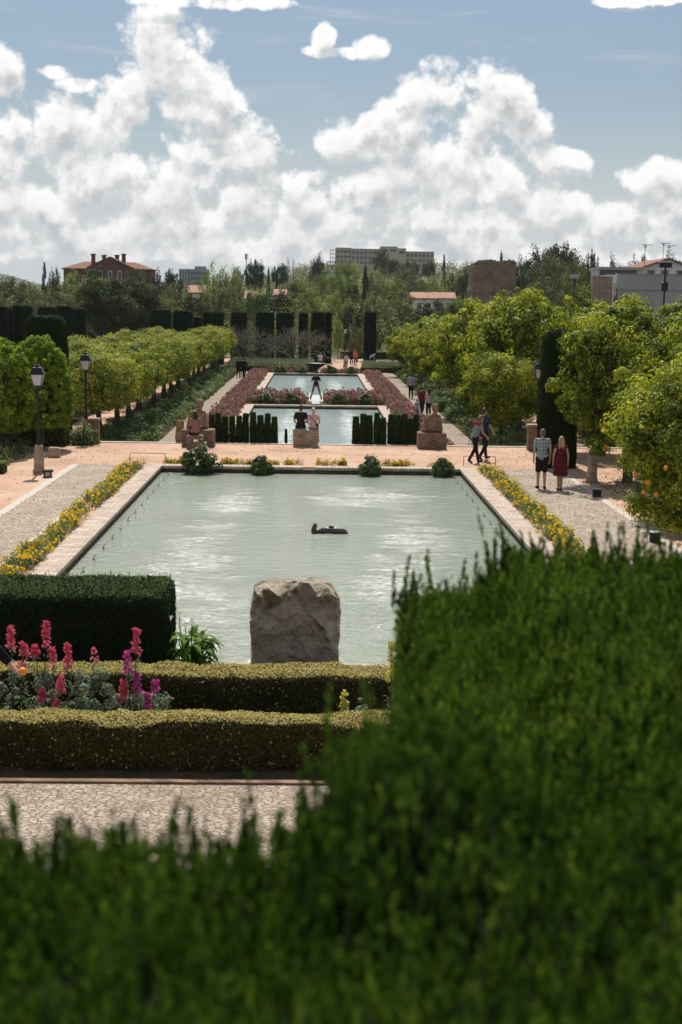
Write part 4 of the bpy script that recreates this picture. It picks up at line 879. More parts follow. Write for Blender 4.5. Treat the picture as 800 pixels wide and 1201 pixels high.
nearhedge('cypress_hedge', 'blurred cypress hedge along the bottom of the view, right under the camera', -2.2, 2.6, 1.0, 2.38, 3.6, 4.35, 22000, 91, lambda x, y: heightf(x, min(y, 2.3))+(0.21*smooth((x+0.06)/0.20)-0.17*smooth((x-0.16)/0.35))*smooth((y-1.75)/0.5), edgeL)
nearhedge('cypress_hedge', 'deep green cypress hedge with long uncut shoots in front of the right pool edge', 0.315, 2.9, 2.42, 4.78, 3.6, 4.30, 36000, 92, heightf, edgeR, 0.055)

# ------------------------------------------------------------------ trees of the upper level
def tree(name, label, cat, loc, trunk, crownme, rz=0, scale=None, group=None, extra=None):
    r = root(name, label, cat, loc, rz, group, scale); link('trunk', trunk, r); link('crown', crownme, r)
    if extra: link(extra[0], extra[1], r)
    return r
def fruitmesh(n, r, seed, center, sz=0.04):
    g = np.random.default_rng(seed); mb = MB()
    for i in range(n):
        U = unit(g.normal(size=(1, 3)))[0]; U[2] = U[2]*0.8-0.15; mb.ell((center[0]+U[0]*r[0], center[1]-abs(U[1])*r[1], center[2]+U[2]*r[2]), (sz, sz, sz*0.95), 8, 6)
    return mb
# nearest orange tree, right edge of the view
tA = trunkmesh('trunk', 1.7, 0.14, 0.95, 201, 0.03, 3, 4)
rA = tree('orange_tree', 'nearest big orange tree with ripe oranges at the right edge', 'tree', (8.15, 27.6, 0), tA,
     crown('crown', (2.2, 2.1, 2.15), 520, 90000, 0.105, 0.04, M['orange_leaf'], 202, 0.17, 0.125, inner=0.5, center=(0, 0, 2.95), updir=-0.2))
for k, (px, py) in enumerate(((760, 566), (755, 577), (770, 580), (781, 549), (745, 556))):
    q = Q(px, py, 26.0 if px > 755 else 26.3); mb = MB(); mb.ell(tuple(q-Vector((8.15, 27.6, 0))), (0.047, 0.047, 0.045), 12, 8); link('orange', mb.mesh('orange', M['orange'], True), rA)
tB = trunkmesh('trunk', 1.6, 0.12, 0.9, 203, 0.04, 2, 4)
cB = crown('crown', (2.0, 1.9, 1.75), 330, 48000, 0.12, 0.048, M['orange_leaf'], 204, 0.2, 0.14, inner=0.45, center=(0, 0, 2.7))
rB = tree('orange_tree', 'orange tree with a hollowed lower crown above the right lamp post', 'tree', (9.75, 44.0, 0), tB, cB, 0.4, (1.08, 1.08, 1.22), 'orange trees on the right of the garden')
for lb, x, y, rz, s in (('orange tree behind the nearest orange tree, at the right edge', 9.7, 36.0, 2.1, (0.95, 0.95, 1.12)), ('orange tree right of the dark topiary column, deep in the grove', 13.2, 50.5, 1.2, (1.1, 1.1, 1.25)),
        ('orange tree at the right edge behind the lamp post tree', 15.5, 46.0, 4.0, (1.1, 1.1, 1.2)), ('orange tree at the right edge below the grey wall', 17.5, 57.0, 5.0, (1.2, 1.2, 1.35)), ('bright orange tree behind the topiary column, under the round tree', 13.0, 62.0, 0.2, (1.2, 1.2, 1.4)),
        ('orange tree shading the ground right of the lamp post', 12.4, 47.0, 3.3, (1.15, 1.15, 1.1)), ('orange tree between the topiary column and the right frame edge, low crown', 10.6, 52.5, 5.3, (1.1, 1.1, 1.05)), ('orange tree filling the grove below the grey farmhouse', 20.5, 72, 3.0, (1.4, 1.4, 1.5)), ('orange tree in the grove below the floodlight mast', 24.5, 80, 1.9, (1.5, 1.5, 1.55))):
    dup(rB, lb, (x, y, 0 if y < 54 else Z2), rz, s)
for o in list(rB.children): pass
# small spray with oranges hanging by the lamp
# right row on the lower level
tR = trunkmesh('trunk', 1.9, 0.15, 1.2, 205, 0.04, 2, 4)
cR = [crown('crown', (2.5, 2.5, 2.1), 330, 30000, 0.17, 0.08, M['orange_leaf'], 206+i, 0.2, 0.14, inner=0.45, center=(0, 0, 3.4)) for i in range(2)]
firstR = None
ordn = ['nearest', 'second nearest', 'third nearest', 'fourth nearest', 'fifth nearest', 'sixth nearest', 'seventh nearest', 'eighth nearest', 'ninth nearest', 'farthest']
yr = [68, 75.5, 83, 91, 99, 107.5, 116, 124, 132, 140]
protoR = []
for i, y in enumerate(yr):
    lb = '%s of the big bushy trees in the row right of the lower pools' % ordn[i]; hs = [1.22, 1.2, 1.16, 1.1, 1.05, 1.0, 0.95, 0.9, 0.86, 0.82][i]
    x = 9.9+0.25*math.sin(i*2.2)-0.05*i
    if i < 2: protoR.append(tree('orange_tree', lb, 'tree', (x, y, Z2), tR, cR[i], i*1.9, (1, 1, hs), 'big bushy trees right of the lower pools'))
    else: dup(protoR[i % 2], lb, (x, y, Z2), i*1.7, (1, 1, hs))
for i, y in enumerate((72, 82, 93, 105, 118, 131)):
    lb = '%s tree of the outer row behind the bushy trees on the right' % words[i]
    dup(protoR[i % 2], lb, (15.0+0.4*math.sin(i*3), y, Z2), i*2.3+1, (1.15, 1.1, 1.2 if i < 3 else 1.05), 'outer row of trees on the right')
# rounded tree by the promenade edge
tL = trunkmesh('trunk', 1.7, 0.11, 0.8, 210, 0.03, 2, 4)
tree('orange_tree', 'rounded lone tree at the promenade edge left of the dark topiary column', 'tree', (7.75, 58.5, Z2), tL,
     crown('crown', (1.72, 1.6, 1.45), 260, 30000, 0.13, 0.042, M['orange_leaf'], 211, 0.13, 0.18, inner=0.5, center=(0, 0, 3.0), updir=-0.2))
# clipped dome trees at the left
def dome(seed, r, h, n): return crown('crown', (r, r, h), 900, n, 0.09, 0.042, M['ficus_leaf'], seed, 0.01, 0.085, inner=0.88, flat=0.52, center=(0, 0, 1.15+h*0.42))
tD = trunkmesh('trunk', 1.9, 0.13, 0.6, 212, 0.02, 2, 4)
q = P(13, 533, 0)
tree('dome_tree', 'bright clipped dome tree at the left edge, trunk standing in the low hedge bed', 'tree', (q.x-0.3, q.y, 0), tD, dome(213, 1.12, 2.05, 34000), 0, None, 'clipped dome trees')
tree('dome_tree', 'wide bright clipped dome tree right behind the left lamp post', 'tree', (-10.05, 52.2, 0), tD, dome(214, 1.2, 2.1, 36000), 2, None, 'clipped dome trees')
# clipped row on the lower level, left
tW = trunkmesh('trunk', 1.75, 0.17, 0.8, 215, 0.03, 2, 4, flare=1.5)
cW = [crown('crown', (1.95, 2.5, 1.4), 330, 21000, 0.135, 0.055, M['row_leaf'], 216+i, 0.07, 0.15, inner=0.55, flat=0.75, center=(0, 0, 2.85)) for i in range(3)]
tr_px = [(124, 515), (141, 510), (152, 497), (164, 495), (175, 487), (184, 481), (193, 479), (201, 471), (209.5, 466), (216, 461), (224.5, 458), (235, 451), (245, 445), (254, 435), (260.5, 431)]
protoW = []
for i in range(15):
    y = 64.5+(145-64.5)*(i/14)**1.05; x = -9.75+0.12*math.sin(i*1.7)
    lb = '%s clipped tree of the left row counted from the stone pillar' % words[i]
    if i < 3: protoW.append(tree('clipped_tree', lb, 'tree', (x, y, Z2), tW, cW[i], 0, None, 'clipped tree row left of the lower pools'))
    else: dup(protoW[i % 3], lb, (x, y, Z2), (0, math.pi)[i % 2], (1+0.08*math.sin(i*3), 1, 1+0.04*math.sin(i*2.1)))
for i in range(11):
    lb = '%s clipped tree of the outer left row beyond the earth path' % words[i]
    dup(protoW[i % 3], lb, (-14.2+0.15*math.sin(i), 63+7.4*i, Z2), (math.pi, 0)[i % 2], (1.05, 1.2, 0.98+0.04*math.sin(i*2.4)), 'outer clipped row on the left')
for o in protoW[0], protoW[1]:
    mb = fruitmesh(16, (1.9, 2.3, 1.2), 219, (0, 0, 2.75), 0.055)
    link('oranges', mb.mesh('oranges', M['orange'], True), o)['kind'] = 'stuff'

# ------------------------------------------------------------------ topiary columns
def topiary(name, label, x, y, z, w0, w1, d, h, n, seed, L=0.09, W=0.03, rnd=0.25, group=None, topin=0.2, leaf='cypress_leaf'):
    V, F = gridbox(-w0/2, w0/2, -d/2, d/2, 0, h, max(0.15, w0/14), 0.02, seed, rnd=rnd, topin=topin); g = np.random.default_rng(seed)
    r = root(name, label, 'topiary', (x, y, z), 0, group); link('dark_core', mkmesh('dark_core', V, F, M['core']), r)
    Vt, T = trimesh(V, F); pts, nor = sample(Vt, T, n, g); pts = pts+nor*0.04*g.random((n, 1))
    A, B = leafquads(pts, nor+g.normal(size=nor.shape)*0.6, L, W, g, updir=1.0)
    link('foliage', mkmesh('foliage', A, B, M[leaf], rnd=np.clip(0.45+0.25*g.normal(size=n), 0, 1)), r); return r
q = P(653, 548, 0); topiary('topiary_column', 'tall dark clipped column at the promenade behind the strolling couple', q.x, q.y+0.2, 0, 1.2, 1.0, 1.2, 4.6, 42000, 231, rnd=0.35, topin=0.14)
topiary('topiary_column', 'broad dark clipped topiary behind the two dome trees on the left', -10.4, 55.6, -1.2, 1.75, 1.4, 1.6, 6.0, 42000, 232, rnd=0.3, topin=0.24)
TC = [(0, 9, 360), (9, 15, 362), (15.5, 26.5, 358.5), (27.5, 37, 359), (46, 65, 360), (66, 85, 359), (178, 200, 363), (204, 225, 364.5), (239, 250, 366), (251, 262, 366), (272, 289, 366), (301, 321, 366), (325, 344, 367), (366, 381, 366), (382, 389, 366.5), (428, 441, 366), (351, 361, 367), (226, 237, 372), (86, 100, 362)]
proto_t = None
TL = ['farthest left clipped hedge column cut by the frame edge', 'narrow clipped column second from the left edge', 'wider dark column third from the left edge behind the broad topiary', 'dark column fourth from the left, before the pale gate gap', 'wide dark block right of the pale gap above the broad topiary',
      'wide dark block next to the big dark tree at left', 'dark clipped block right of the big dark tree', 'dark rounded block second right of the big dark tree', 'narrow dark column left of the poplar foot', 'narrow dark column under the tall poplars',
      'dark column left of the bare shrub at the row end', 'broad tall dark column between the two bare shrubs', 'dark block behind the wider bare shrub', 'tall dark column behind the standing far visitor', 'narrow column touching the tall one behind the bare shrub',
      'isolated dark column right of the far earth path', 'low dark block behind the wider bare shrub, right part', 'low dark block between the two blocks right of the big dark tree', 'dark block half hidden by the big dark tree']
for i, (a, b, tp) in enumerate(TC):
    y = 158+(i % 3)*2.0; q0, q1 = Q(a, tp, y), Q(b, tp, y); wd = q1.x-q0.x; h = q0.z-Z2
    if proto_t is None:
        proto_t = topiary('hedge_column', TL[i], (q0.x+q1.x)/2, y, Z2, 1.0, 0.95, 1.0, 5.0, 5000, 240, 0.2, 0.07, 0.1, 'dark clipped columns closing the garden', 0.06)
        proto_t.scale = (wd, 1.5, h/5.0)
    else: dup(proto_t, TL[i], ((q0.x+q1.x)/2, y, Z2), 0, (wd, 1.5, h/5.0))

# bare grey shrubs
def bare(seed, r, h, n=9, depth=3, rad=0.05):
    g = np.random.default_rng(seed); mb = MB()
    for i in range(n):
        a = 6.283*i/n; branchy(mb, (0.1*math.cos(a), 0.1*math.sin(a), 0), (math.cos(a)*r, math.sin(a)*r, h*0.9), h*0.5, rad, depth, g, 0.75, 0.05, 5, 3, 0.018)
    return mb.mesh('branches', M['twig'])
def shrub(name, label, x, y, z, seed, r, h, s=(1, 1, 1), n=9):
    rt = root(name, label, 'shrub', (x, y, z), 0, None, s); link('branches', bare(seed, r, h, n), rt)
    link('thin_leaves', crown('thin_leaves', (r*1.9, r*1.9, h*0.5), 120, 1500, 0.12, 0.05, M['far_olive'], seed+1, 0.2, 0.2, center=(0, 0, h*0.62)), rt); return rt
q = Q(290, 400, 150); shrub('bare_shrub', 'leafless grey shrub just beyond the end of the clipped tree row', q.x, 150, Z2, 251, 1.6, 3.8, (1.1, 1, 1))
q = Q(348, 400, 152); shrub('bare_shrub', 'wider leafless grey shrub in front of the dark columns', q.x, 152, Z2, 253, 1.9, 3.6, (1.35, 1, 1), 11)

# ------------------------------------------------------------------ the trees beyond
def unitcrown(kind, seed):
    m = {'round': 'far_green', 'dark': 'far_dark', 'pine': 'far_dark', 'poplar': 'far_pale', 'conifer': 'far_dark', 'olive': 'far_olive', 'pale': 'far_pale', 'cypress': 'far_dark'}[kind]
    if kind == 'pine': return crown('crown', (0.5, 0.5, 0.24), 80, 2600, 0.06, 0.035, M[m], seed, 0.16, 0.2, flat=0.5, center=(0, 0, 0.75))
    if kind == 'poplar': return crown('crown', (0.5, 0.5, 0.47), 90, 3000, 0.07, 0.02, M[m], seed, 0.25, 0.24, center=(0, 0, 0.52), updir=1.6)
    if kind == 'conifer': return crown('crown', (0.5, 0.5, 0.48), 110, 3000, 0.055, 0.02, M[m], seed, 0.12, 0.12, shape='cone', center=(0, 0, 0.52), nup=0)
    if kind == 'cypress': return crown('crown', (0.5, 0.5, 0.5), 90, 2600, 0.06, 0.02, M[m], seed, 0.1, 0.14, shape='col', center=(0, 0, 0.5))
    return crown('crown', (0.5, 0.5, 0.42), 120, 5200, 0.047, 0.025, M[m], seed, 0.24, 0.19, inner=0.35, center=(0, 0, 0.56), flat=0.9)
def unittrunk(kind, seed):
    g = np.random.default_rng(seed); mb = MB(); h = 0.62 if kind == 'pine' else 0.4 if kind not in ('conifer', 'cypress', 'poplar') else 0.85
    mb.tube([(0, 0, 0), (0.01, 0.01, h*0.5), (0, 0, h)], [0.035, 0.028, 0.018], n=7)
    for j in range(5):
        a = j*1.256; mb.tube([(0, 0, h*0.85), (math.cos(a)*0.16, math.sin(a)*0.16, h+0.08), (math.cos(a)*0.3, math.sin(a)*0.3, h+0.15)] if kind not in ('conifer', 'cypress', 'poplar') else [(0, 0, h*0.6), (math.cos(a)*0.08, math.sin(a)*0.08, h*0.8)], [0.016, 0.01, 0.005] if kind not in ('conifer', 'cypress', 'poplar') else [0.01, 0.004], n=5)
    return mb.mesh('trunk', M['bark'])
NAMES = {'round': 'broadleaf_tree', 'dark': 'evergreen_tree', 'pine': 'stone_pine', 'poplar': 'poplar', 'conifer': 'conifer', 'olive': 'olive_green_tree', 'pale': 'pale_green_tree', 'cypress': 'cypress'}
UC = {}; protoF = {}
def far(px, top, D_, wpx, kind, label, base=None, depth=None):
    var = random.randrange(2); key = (kind, var)
    if key not in UC: UC[key] = (unittrunk(kind, 300+len(UC)), unitcrown(kind, 330+len(UC)))
    tp = Q(px, top, D_); zb = terrain(tp.x, D_)-0.3 if D_ > 176 else Z2
    if base is not None: zb = Q(px, base, D_).z
    W_ = wpx/F_PX*D_; H = (tp.z-zb)
    s = (W_, W_, H/0.985); loc = (tp.x, D_, zb); rz = random.uniform(0, 6.28)
    if key not in protoF: protoF[key] = tree(NAMES[kind], label, 'tree', loc, *UC[key], rz, s, 'trees beyond the garden')
    else: dup(protoF[key], label, loc, rz, s)
FT = [(112, 316, 300, 44, 'round', 'leafy tree rising before the middle of the red roofed house'), (158, 319, 290, 36, 'olive', 'dull leafy tree before the right wing of the red roofed house'), (52, 311, 380, 15, 'conifer', 'thin dark tree on the skyline left of the red roofed house'), (64, 312, 384, 15, 'dark', 'small dark tree touching the left corner of the red roofed house'),
 (8, 327, 250, 60, 'olive', 'hazy olive tree at the left frame edge under the distant hill'), (34, 334, 235, 60, 'olive', 'dull olive tree between the frame edge and the red roofed house'), (70, 338, 222, 70, 'olive', 'broad dull tree above the pale gate gap at left'),
 (84, 318, 300, 40, 'pale', 'lighter green tree below the red house left wing'), (185, 317, 380, 20, 'dark', 'dark round tree just right of the red roofed house'), (203, 320, 380, 22, 'pine', 'dark stone pine left of the grey tower block'),
 (166, 330, 245, 52, 'round', 'leafy tree right behind the big dark tree'), (208, 336, 235, 46, 'olive', 'dull tree below the grey tower block'), (192, 345, 212, 40, 'round', 'green tree above the dark clipped blocks, left of the poplars'),
 (250, 310, 262, 30, 'poplar', 'tall feathery poplar right of the grey tower block'), (273, 315, 262, 27, 'poplar', 'second feathery poplar, right of the taller one'), (262, 338, 235, 46, 'olive', 'darker tree at the foot of the two poplars'), (228, 343, 222, 36, 'dark', 'dark tree left of the poplar foot'),
 (279, 312, 440, 14, 'dark', 'small dark skyline tree left of the leaning stone pine'), (299, 309, 430, 25, 'pine', 'broad stone pine standing out on the skyline left of centre'), (315, 313, 400, 10, 'conifer', 'slim dark conifer right of the broad stone pine'), (325, 322, 380, 10, 'conifer', 'shorter dark conifer right of the slim one'),
 (328, 312, 560, 20, 'pine', 'low wide stone pine on the skyline behind the slim conifers'), (373, 298, 560, 21, 'dark', 'round dark tree on the skyline left of the long building'), (405, 304, 480, 28, 'round', 'green tree before the scaffolded end of the long building'),
 (450, 292, 700, 23, 'dark', 'dark round tree in front of the long building'), (429, 311, 232, 17, 'conifer', 'dark pointed conifer standing alone below the long building'), (521, 298, 520, 10, 'conifer', 'pointed conifer right of the long building'), (547, 312, 305, 9, 'cypress', 'thin dark cypress left of the ruined tower'),
 (350, 322, 330, 42, 'round', 'broad green tree left of centre on the slope'), (384, 318, 400, 38, 'round', 'green tree under the round dark skyline tree'), (300, 334, 230, 40, 'round', 'green tree above the dark broad column'), (328, 338, 222, 40, 'dark', 'darker tree behind the wider bare shrub'),
 (358, 335, 235, 46, 'pale', 'lighter leafy tree above the tall dark column'), (395, 342, 215, 40, 'pale', 'pale green tree left of the alone pointed conifer'), (408, 322, 320, 34, 'round', 'mid green tree left of the pointed conifer top'), (457, 326, 300, 40, 'round', 'green tree right of the pointed conifer'),
 (462, 306, 640, 16, 'pine', 'small pine before the long building, right of the round dark tree'), (482, 307, 640, 20, 'pine', 'wide low pine before the right wing of the long building'), (503, 308, 640, 16, 'pine', 'small pine at the right end of the long building'), (478, 314, 470, 36, 'olive', 'greyish tree in the slope under the right wing'),
 (438, 316, 450, 30, 'pale', 'pale tree below the middle of the long building'), (505, 326, 330, 42, 'round', 'broad green tree above the pink tiled roofs'), (538, 314, 430, 34, 'round', 'green tree between the pointed conifer and the ruined tower'), (470, 346, 205, 40, 'olive', 'dull tree in the hollow above the right tree row'),
 (505, 350, 202, 40, 'dark', 'dark tree below the pink tiled roofs'), (440, 354, 196, 34, 'olive', 'dull tree right of the isolated dark column'), (410, 356, 190, 34, 'dark', 'dark shaggy palm like tree above the far visitors'), (535, 346, 215, 36, 'round', 'green tree left of the ruined tower foot'),
 (632, 291, 430, 44, 'dark', 'big dark pine mass right of the ruined tower'), (657, 287, 440, 34, 'pine', 'highest dark pine on the right skyline'), (612, 303, 400, 24, 'dark', 'dark tree against the right side of the ruined tower'), (645, 300, 330, 52, 'olive', 'greyish willow like tree below the highest dark pine'),
 (676, 296, 400, 34, 'dark', 'dark tree on the skyline right of the highest pine'), (697, 291, 380, 20, 'dark', 'dark rounded tree left of the farmhouse'), (719, 300, 330, 18, 'dark', 'small dark tree rising behind the farmhouse roof'), (750, 297, 300, 30, 'dark', 'wide dark tree behind the farmhouse gable'), (788, 299, 300, 34, 'dark', 'dark tree at the right edge behind the farmhouse'),
 (668, 312, 190, 56, 'olive', 'loose olive tree left of the white wall'), (690, 326, 150, 52, 'round', 'green tree overlapping the white wall corner'), (588, 300, 330, 16, 'conifer', 'small dark conifer peeping over the ruined tower'), (570, 352, 200, 40, 'round', 'green shrubby tree at the foot of the ruined tower'),
 (724, 340, 112, 24, 'dark', 'upright green tree below the floodlight mast'), (420, 385, 168, 22, 'olive', 'dark shrub beside the far garden lamp'), (397, 372, 176, 16, 'pale', 'yellow green bush right of the tall dark column'), (360, 368, 190, 18, 'pale', 'yellow green clipped bush between two dark columns')]
for ft in FT: far(*ft)
# the two that show largest
def bigtree(label, px, top, D_, W_, mat, seed, n, L, zb=Z2, name='evergreen_tree', lump=0.2, hb=0.3):
    tp = Q(px, top, D_); H = tp.z-zb
    return tree(name, label, 'tree', (tp.x, D_, zb), trunkmesh('trunk', H*hb, H*0.03, H*0.2, seed, 0.02, 2, 4), crown('crown', (W_/2, W_/2, H*(1-hb*0.5)/2), 260, n, L, L*0.5, M[mat], seed, lump, 0.17, inner=0.35, center=(0, 0, H-H*(1-hb*0.5)/2-0.1)))
bigtree('big dark evergreen in front of the red roofed house', 135, 318, 172, 10.5, 'far_dark', 401, 26000, 0.30, lump=0.22, hb=0.1)
bigtree('shaggy olive green tree at the left flank of the big dark evergreen', 172, 336, 178, 6.5, 'far_olive', 402, 9000, 0.32, name='olive_green_tree', hb=0.1)
bigtree('bright rounded tree in front of the ruined tower right side', 622, 328, 118, 3.5, 'orange_leaf', 403, 12000, 0.18, name='broadleaf_tree', lump=0.1, hb=0.3)
# woods filling the slope behind: reads as one mass
def woods():
    g = np.random.default_rng(77); Vs = []; Ts = []; nT = 0; o = 0
    for D_ in np.concatenate([np.linspace(188, 420, 15), np.linspace(450, 1100, 13)]):
        a = -0.30
        while a < 0.36:
            x = a*D_; step = (6.5+3*g.random())*(1 if D_ < 420 else 1.5); a += step/D_*(1.0 if D_ < 420 else 1.15)
            y = D_+g.normal()*5; zb = terrain(x, y); big = 1 if D_ < 420 else 1.35
            r_ = (3.3+1.6*g.random())*big; h = (5.5+3.5*g.random())*big
            if D_ < 230: h *= 0.8
            nl = 620 if D_ < 300 else 380 if D_ < 600 else 240; U = unit(g.normal(size=(34, 3))); q = 0.4+0.6*g.random(34)**0.5; Cc = U*q[:, None]*[r_, r_, h*0.5]*(1+0.2*g.normal(size=(34, 1)))
            k = g.integers(0, 34, nl); C = Cc[k]+g.normal(size=(nl, 3))*r_*0.14; C[:, 2] += h*0.5; C += [x, y, zb]
            L = 0.36 if D_ < 300 else 0.6 if D_ < 600 else 0.95
            A, B = leafquads(C, U[k]+g.normal(size=(nl, 3))*0.5+[0, 0, .5], L, L*0.6, g); Vs.append(A); nT += nl
            Ts.append(np.clip(0.5+0.28*g.normal()+0.12*g.normal(size=34)[k]+0.1*g.normal(size=nl), 0, 1))
    V = np.concatenate(Vs); o = link('woodland', mkmesh('woodland', V, np.arange(4*nT).reshape(nT, 4), M['wood'], rnd=np.concatenate(Ts))); o['kind'] = 'stuff'; tag(o, 'dense mixed woods covering the slope up to the skyline', 'woods')
woods()

# ------------------------------------------------------------------ buildings on the skyline
def roofmb(x0, x1, y0, y1, z, h, ov=0.5, hip=True):
    mb = MB(); a, b, c, d = x0-ov, x1+ov, y0-ov, y1+ov; ym = (c+d)/2; k = (d-c)/2 if hip else 0
    V = [(a, c, z), (b, c, z), (b, d, z), (a, d, z), (a+k, ym, z+h), (b-k, ym, z+h), (a, c, z-0.25), (b, c, z-0.25), (b, d, z-0.25), (a, d, z-0.25)]
    mb.add(V, [(0, 1, 5, 4), (1, 2, 5), (2, 3, 4, 5), (3, 0, 4), (6, 7, 1, 0), (7, 8, 2, 1), (8, 9, 3, 2), (9, 6, 0, 3), (9, 8, 7, 6)]); return mb
def block(r, name, x0, x1, y0, y1, z0, z1, mat):
    mb = MB(); mb.box(x0, x1, y0, y1, z0, z1); return link(name, mb.mesh(name, mat), r)
def windows(r, xs_, y, zs, w_, h, mat, frame=None):
    for x in xs_:
        for z in zs:
            mb = MB(); mb.box(x-w_/2-0.12, x+w_/2+0.12, y-0.10, y+0.05, z-0.12, z+h+0.12); f = link('window', mb.mesh('window', frame or M['whitewash']), r)
            mb = MB(); mb.box(x-w_/2, x+w_/2, y-0.13, y-0.102, z, z+h); link('pane', mb.mesh('pane', mat), f)
# red roofed brick house
D_ = 400.0; ppm = F_PX/D_; x0 = Q(72, 320, D_).x; x1 = Q(180, 320, D_).x; zt = Q(125, 313, D_).z; 
r = root('brick_house', 'dark red brick house with hipped tiled roof and brick chimneys on the left skyline', 'house', ((x0+x1)/2, D_, -1.5)); hw = (x1-x0)/2; ez = zt+1.5-0.5
block(r, 'wall', -hw+0.6, hw-0.6, 0, 10, 0, ez, M['redbrick'])
cxm = Q(130, 310, D_).x-r.location.x; block(r, 'gable_wing', cxm-5.8, cxm+5.8, -1.6, 9.0, 0, ez+0.4, M['redbrick'])
link('roof', roofmb(-hw+0.6, hw-0.6, 0, 10, ez+0.002, 2.0).mesh('roof', M['tile']), r)
mb = MB(); zz = ez+0.4; 
mb.add([(cxm-5.8, -1.6, zz), (cxm+5.8, -1.6, zz), (cxm, -1.6, zz+2.6), (cxm-5.8, 6, zz), (cxm+5.8, 6, zz), (cxm, 6, zz+2.6)], [(0, 1, 2), (3, 5, 4), (0, 3, 4, 1)]); link('gable', mb.mesh('gable', M['redbrick']), r)
mb = MB(); 
for s in (-1, 1):
    e = Vector((cxm+s*6.3, 0, zz-0.25)); t_ = Vector((cxm, 0, zz+2.65))
    mb.add([(e.x, -2.0, e.z), (t_.x, -2.0, t_.z), (t_.x, 6.5, t_.z), (e.x, 6.5, e.z), (e.x, -2.0, e.z+0.25), (t_.x, -2.0, t_.z+0.25), (t_.x, 6.5, t_.z+0.25), (e.x, 6.5, e.z+0.25)], [(0, 1, 2, 3), (7, 6, 5, 4), (0, 4, 5, 1), (1, 5, 6, 2), (2, 6, 7, 3), (3, 7, 4, 0)])
link('roof', mb.mesh('roof', M['tile']), r)
for cpx, tp_, yy in ((107, 297, 4), (118.5, 298, 6), (134, 298, 6), (143, 297, 4)):
    cx_ = Q(cpx, 310, D_).x-r.location.x; zt_ = Q(cpx, tp_, D_).z-r.location.z; mb = MB(); mb.box(cx_-0.5, cx_+0.5, yy-0.5, yy+0.5, ez-0.5, zt_-0.4); mb.box(cx_-0.65, cx_+0.65, yy-0.65, yy+0.65, zt_-0.4, zt_); link('chimney', mb.mesh('chimney', M['redbrick']), r)
windows(r, [-hw+3.2, -hw+6.5, hw-6.3, hw-3.2], 0, [ez-3.6, ez-7.4], 1.1, 1.7, M['pane']); windows(r, [cxm-2.6, cxm, cxm+2.6], -1.6, [ez-2.7], 0.9, 2.0, M['pane'])
# grey tower block
D_ = 900.0; xa = Q(210, 320, D_).x; xb = Q(244, 320, D_).x; zt = Q(227, 314, D_).z; r = root('apartment_block', 'grey concrete apartment block on the skyline right of the red house', 'building', ((xa+xb)/2, D_, zt-26)); hw = (xb-xa)/2
block(r, 'wall', -hw, -hw*0.28, 0, 12, 0, 25.2, M['greyblock']); block(r, 'wall', -hw*0.28+0.02, hw, 1.2, 13, 0, 25.2, M['greyblock']); block(r, 'roof_house', hw*0.05, hw*0.8, 3, 9, 25.2, 27.0, M['greyblock'])
for z in range(4, 25, 3):
    mb = MB(); mb.box(-hw*0.22, hw*0.9, 1.0, 1.18, z, z+1.3); link('window_band', mb.mesh('window_band', M['pane']), r)
for k in range(4):
    mb = MB(); mb.box(-hw+0.8+k*1.6, -hw+1.3+k*1.6, -0.2, -0.02, 2, 24); link('wall_slot', mb.mesh('wall_slot', M['pane']), r)
# long building
D_ = 900.0; r = root('long_building', 'long pale flat roofed building on the hilltop with a taller ochre middle', 'building', (Q(448, 310, D_).x, D_, Q(448, 330, D_).z)); O = Vector(r.location)
def X_(px): return Q(px, 305, 900.0).x-O.x
def Z_(px, py): return Q(px, py, 900.0).z-O.z
segs = [(394, 412, 292.4, 'facade'), (412, 446, 292.8, 'facade'), (446, 466, 290.2, 'facade_warm'), (466, 476, 292.4, 'facade_warm'), (476, 509, 296.0, 'facade')]
for i, (a, b, tp_, m_) in enumerate(segs):
    zt_ = Z_((a+b)/2, tp_)+(0.5 if i == 0 else 0); yo = 0.0 if m_ == 'facade' else -1.5
    block(r, 'wall', X_(a)+0.02, X_(b)-0.02, yo, 14, 0, zt_, M[m_]); mb = MB(); mb.box(X_(a)-0.2 if i in (0,) else X_(a)+0.03, X_(b)-0.03, yo-0.35, 14.2, zt_+0.01, zt_+0.55); link('parapet', mb.mesh('parapet', M['facade']), r)
    n = int((X_(b)-X_(a))/ (2.3 if m_ == 'facade' else 4.5)); w_ = (X_(b)-X_(a))/max(1, n)
    for j in range(n):
        for k in range(3 if m_ == 'facade' else 1):
            x = X_(a)+w_*(j+0.5); z = zt_-2.6-3.1*k; mb = MB(); mb.box(x-w_*0.3, x+w_*0.3, yo-0.12, yo-0.005, z, z+1.45); link('window', mb.mesh('window', M['pane']), r)
mb = MB(); mb.box(X_(451), X_(454), 2, 6, Z_(452, 290.2), Z_(452, 288.8)); link('roof_house', mb.mesh('roof_house', M['facade_warm']), r)
# open frame at its left end
mb = MB(); xa, xb = X_(387.5), X_(393.5); zt_ = Z_(390, 292.6)
for x in (xa, (xa+xb)/2, xb):
    for y in (0, 6): mb.box(x-0.15, x+0.15, y-0.15, y+0.15, 0, zt_)
for k in range(6): mb.box(xa-0.25, xb+0.2, -0.3, 6.3, zt_-0.3-2.4*k, zt_-0.06-2.4*k)
link('open_stair_frame', mb.mesh('open_stair_frame', M['greywall']), r)
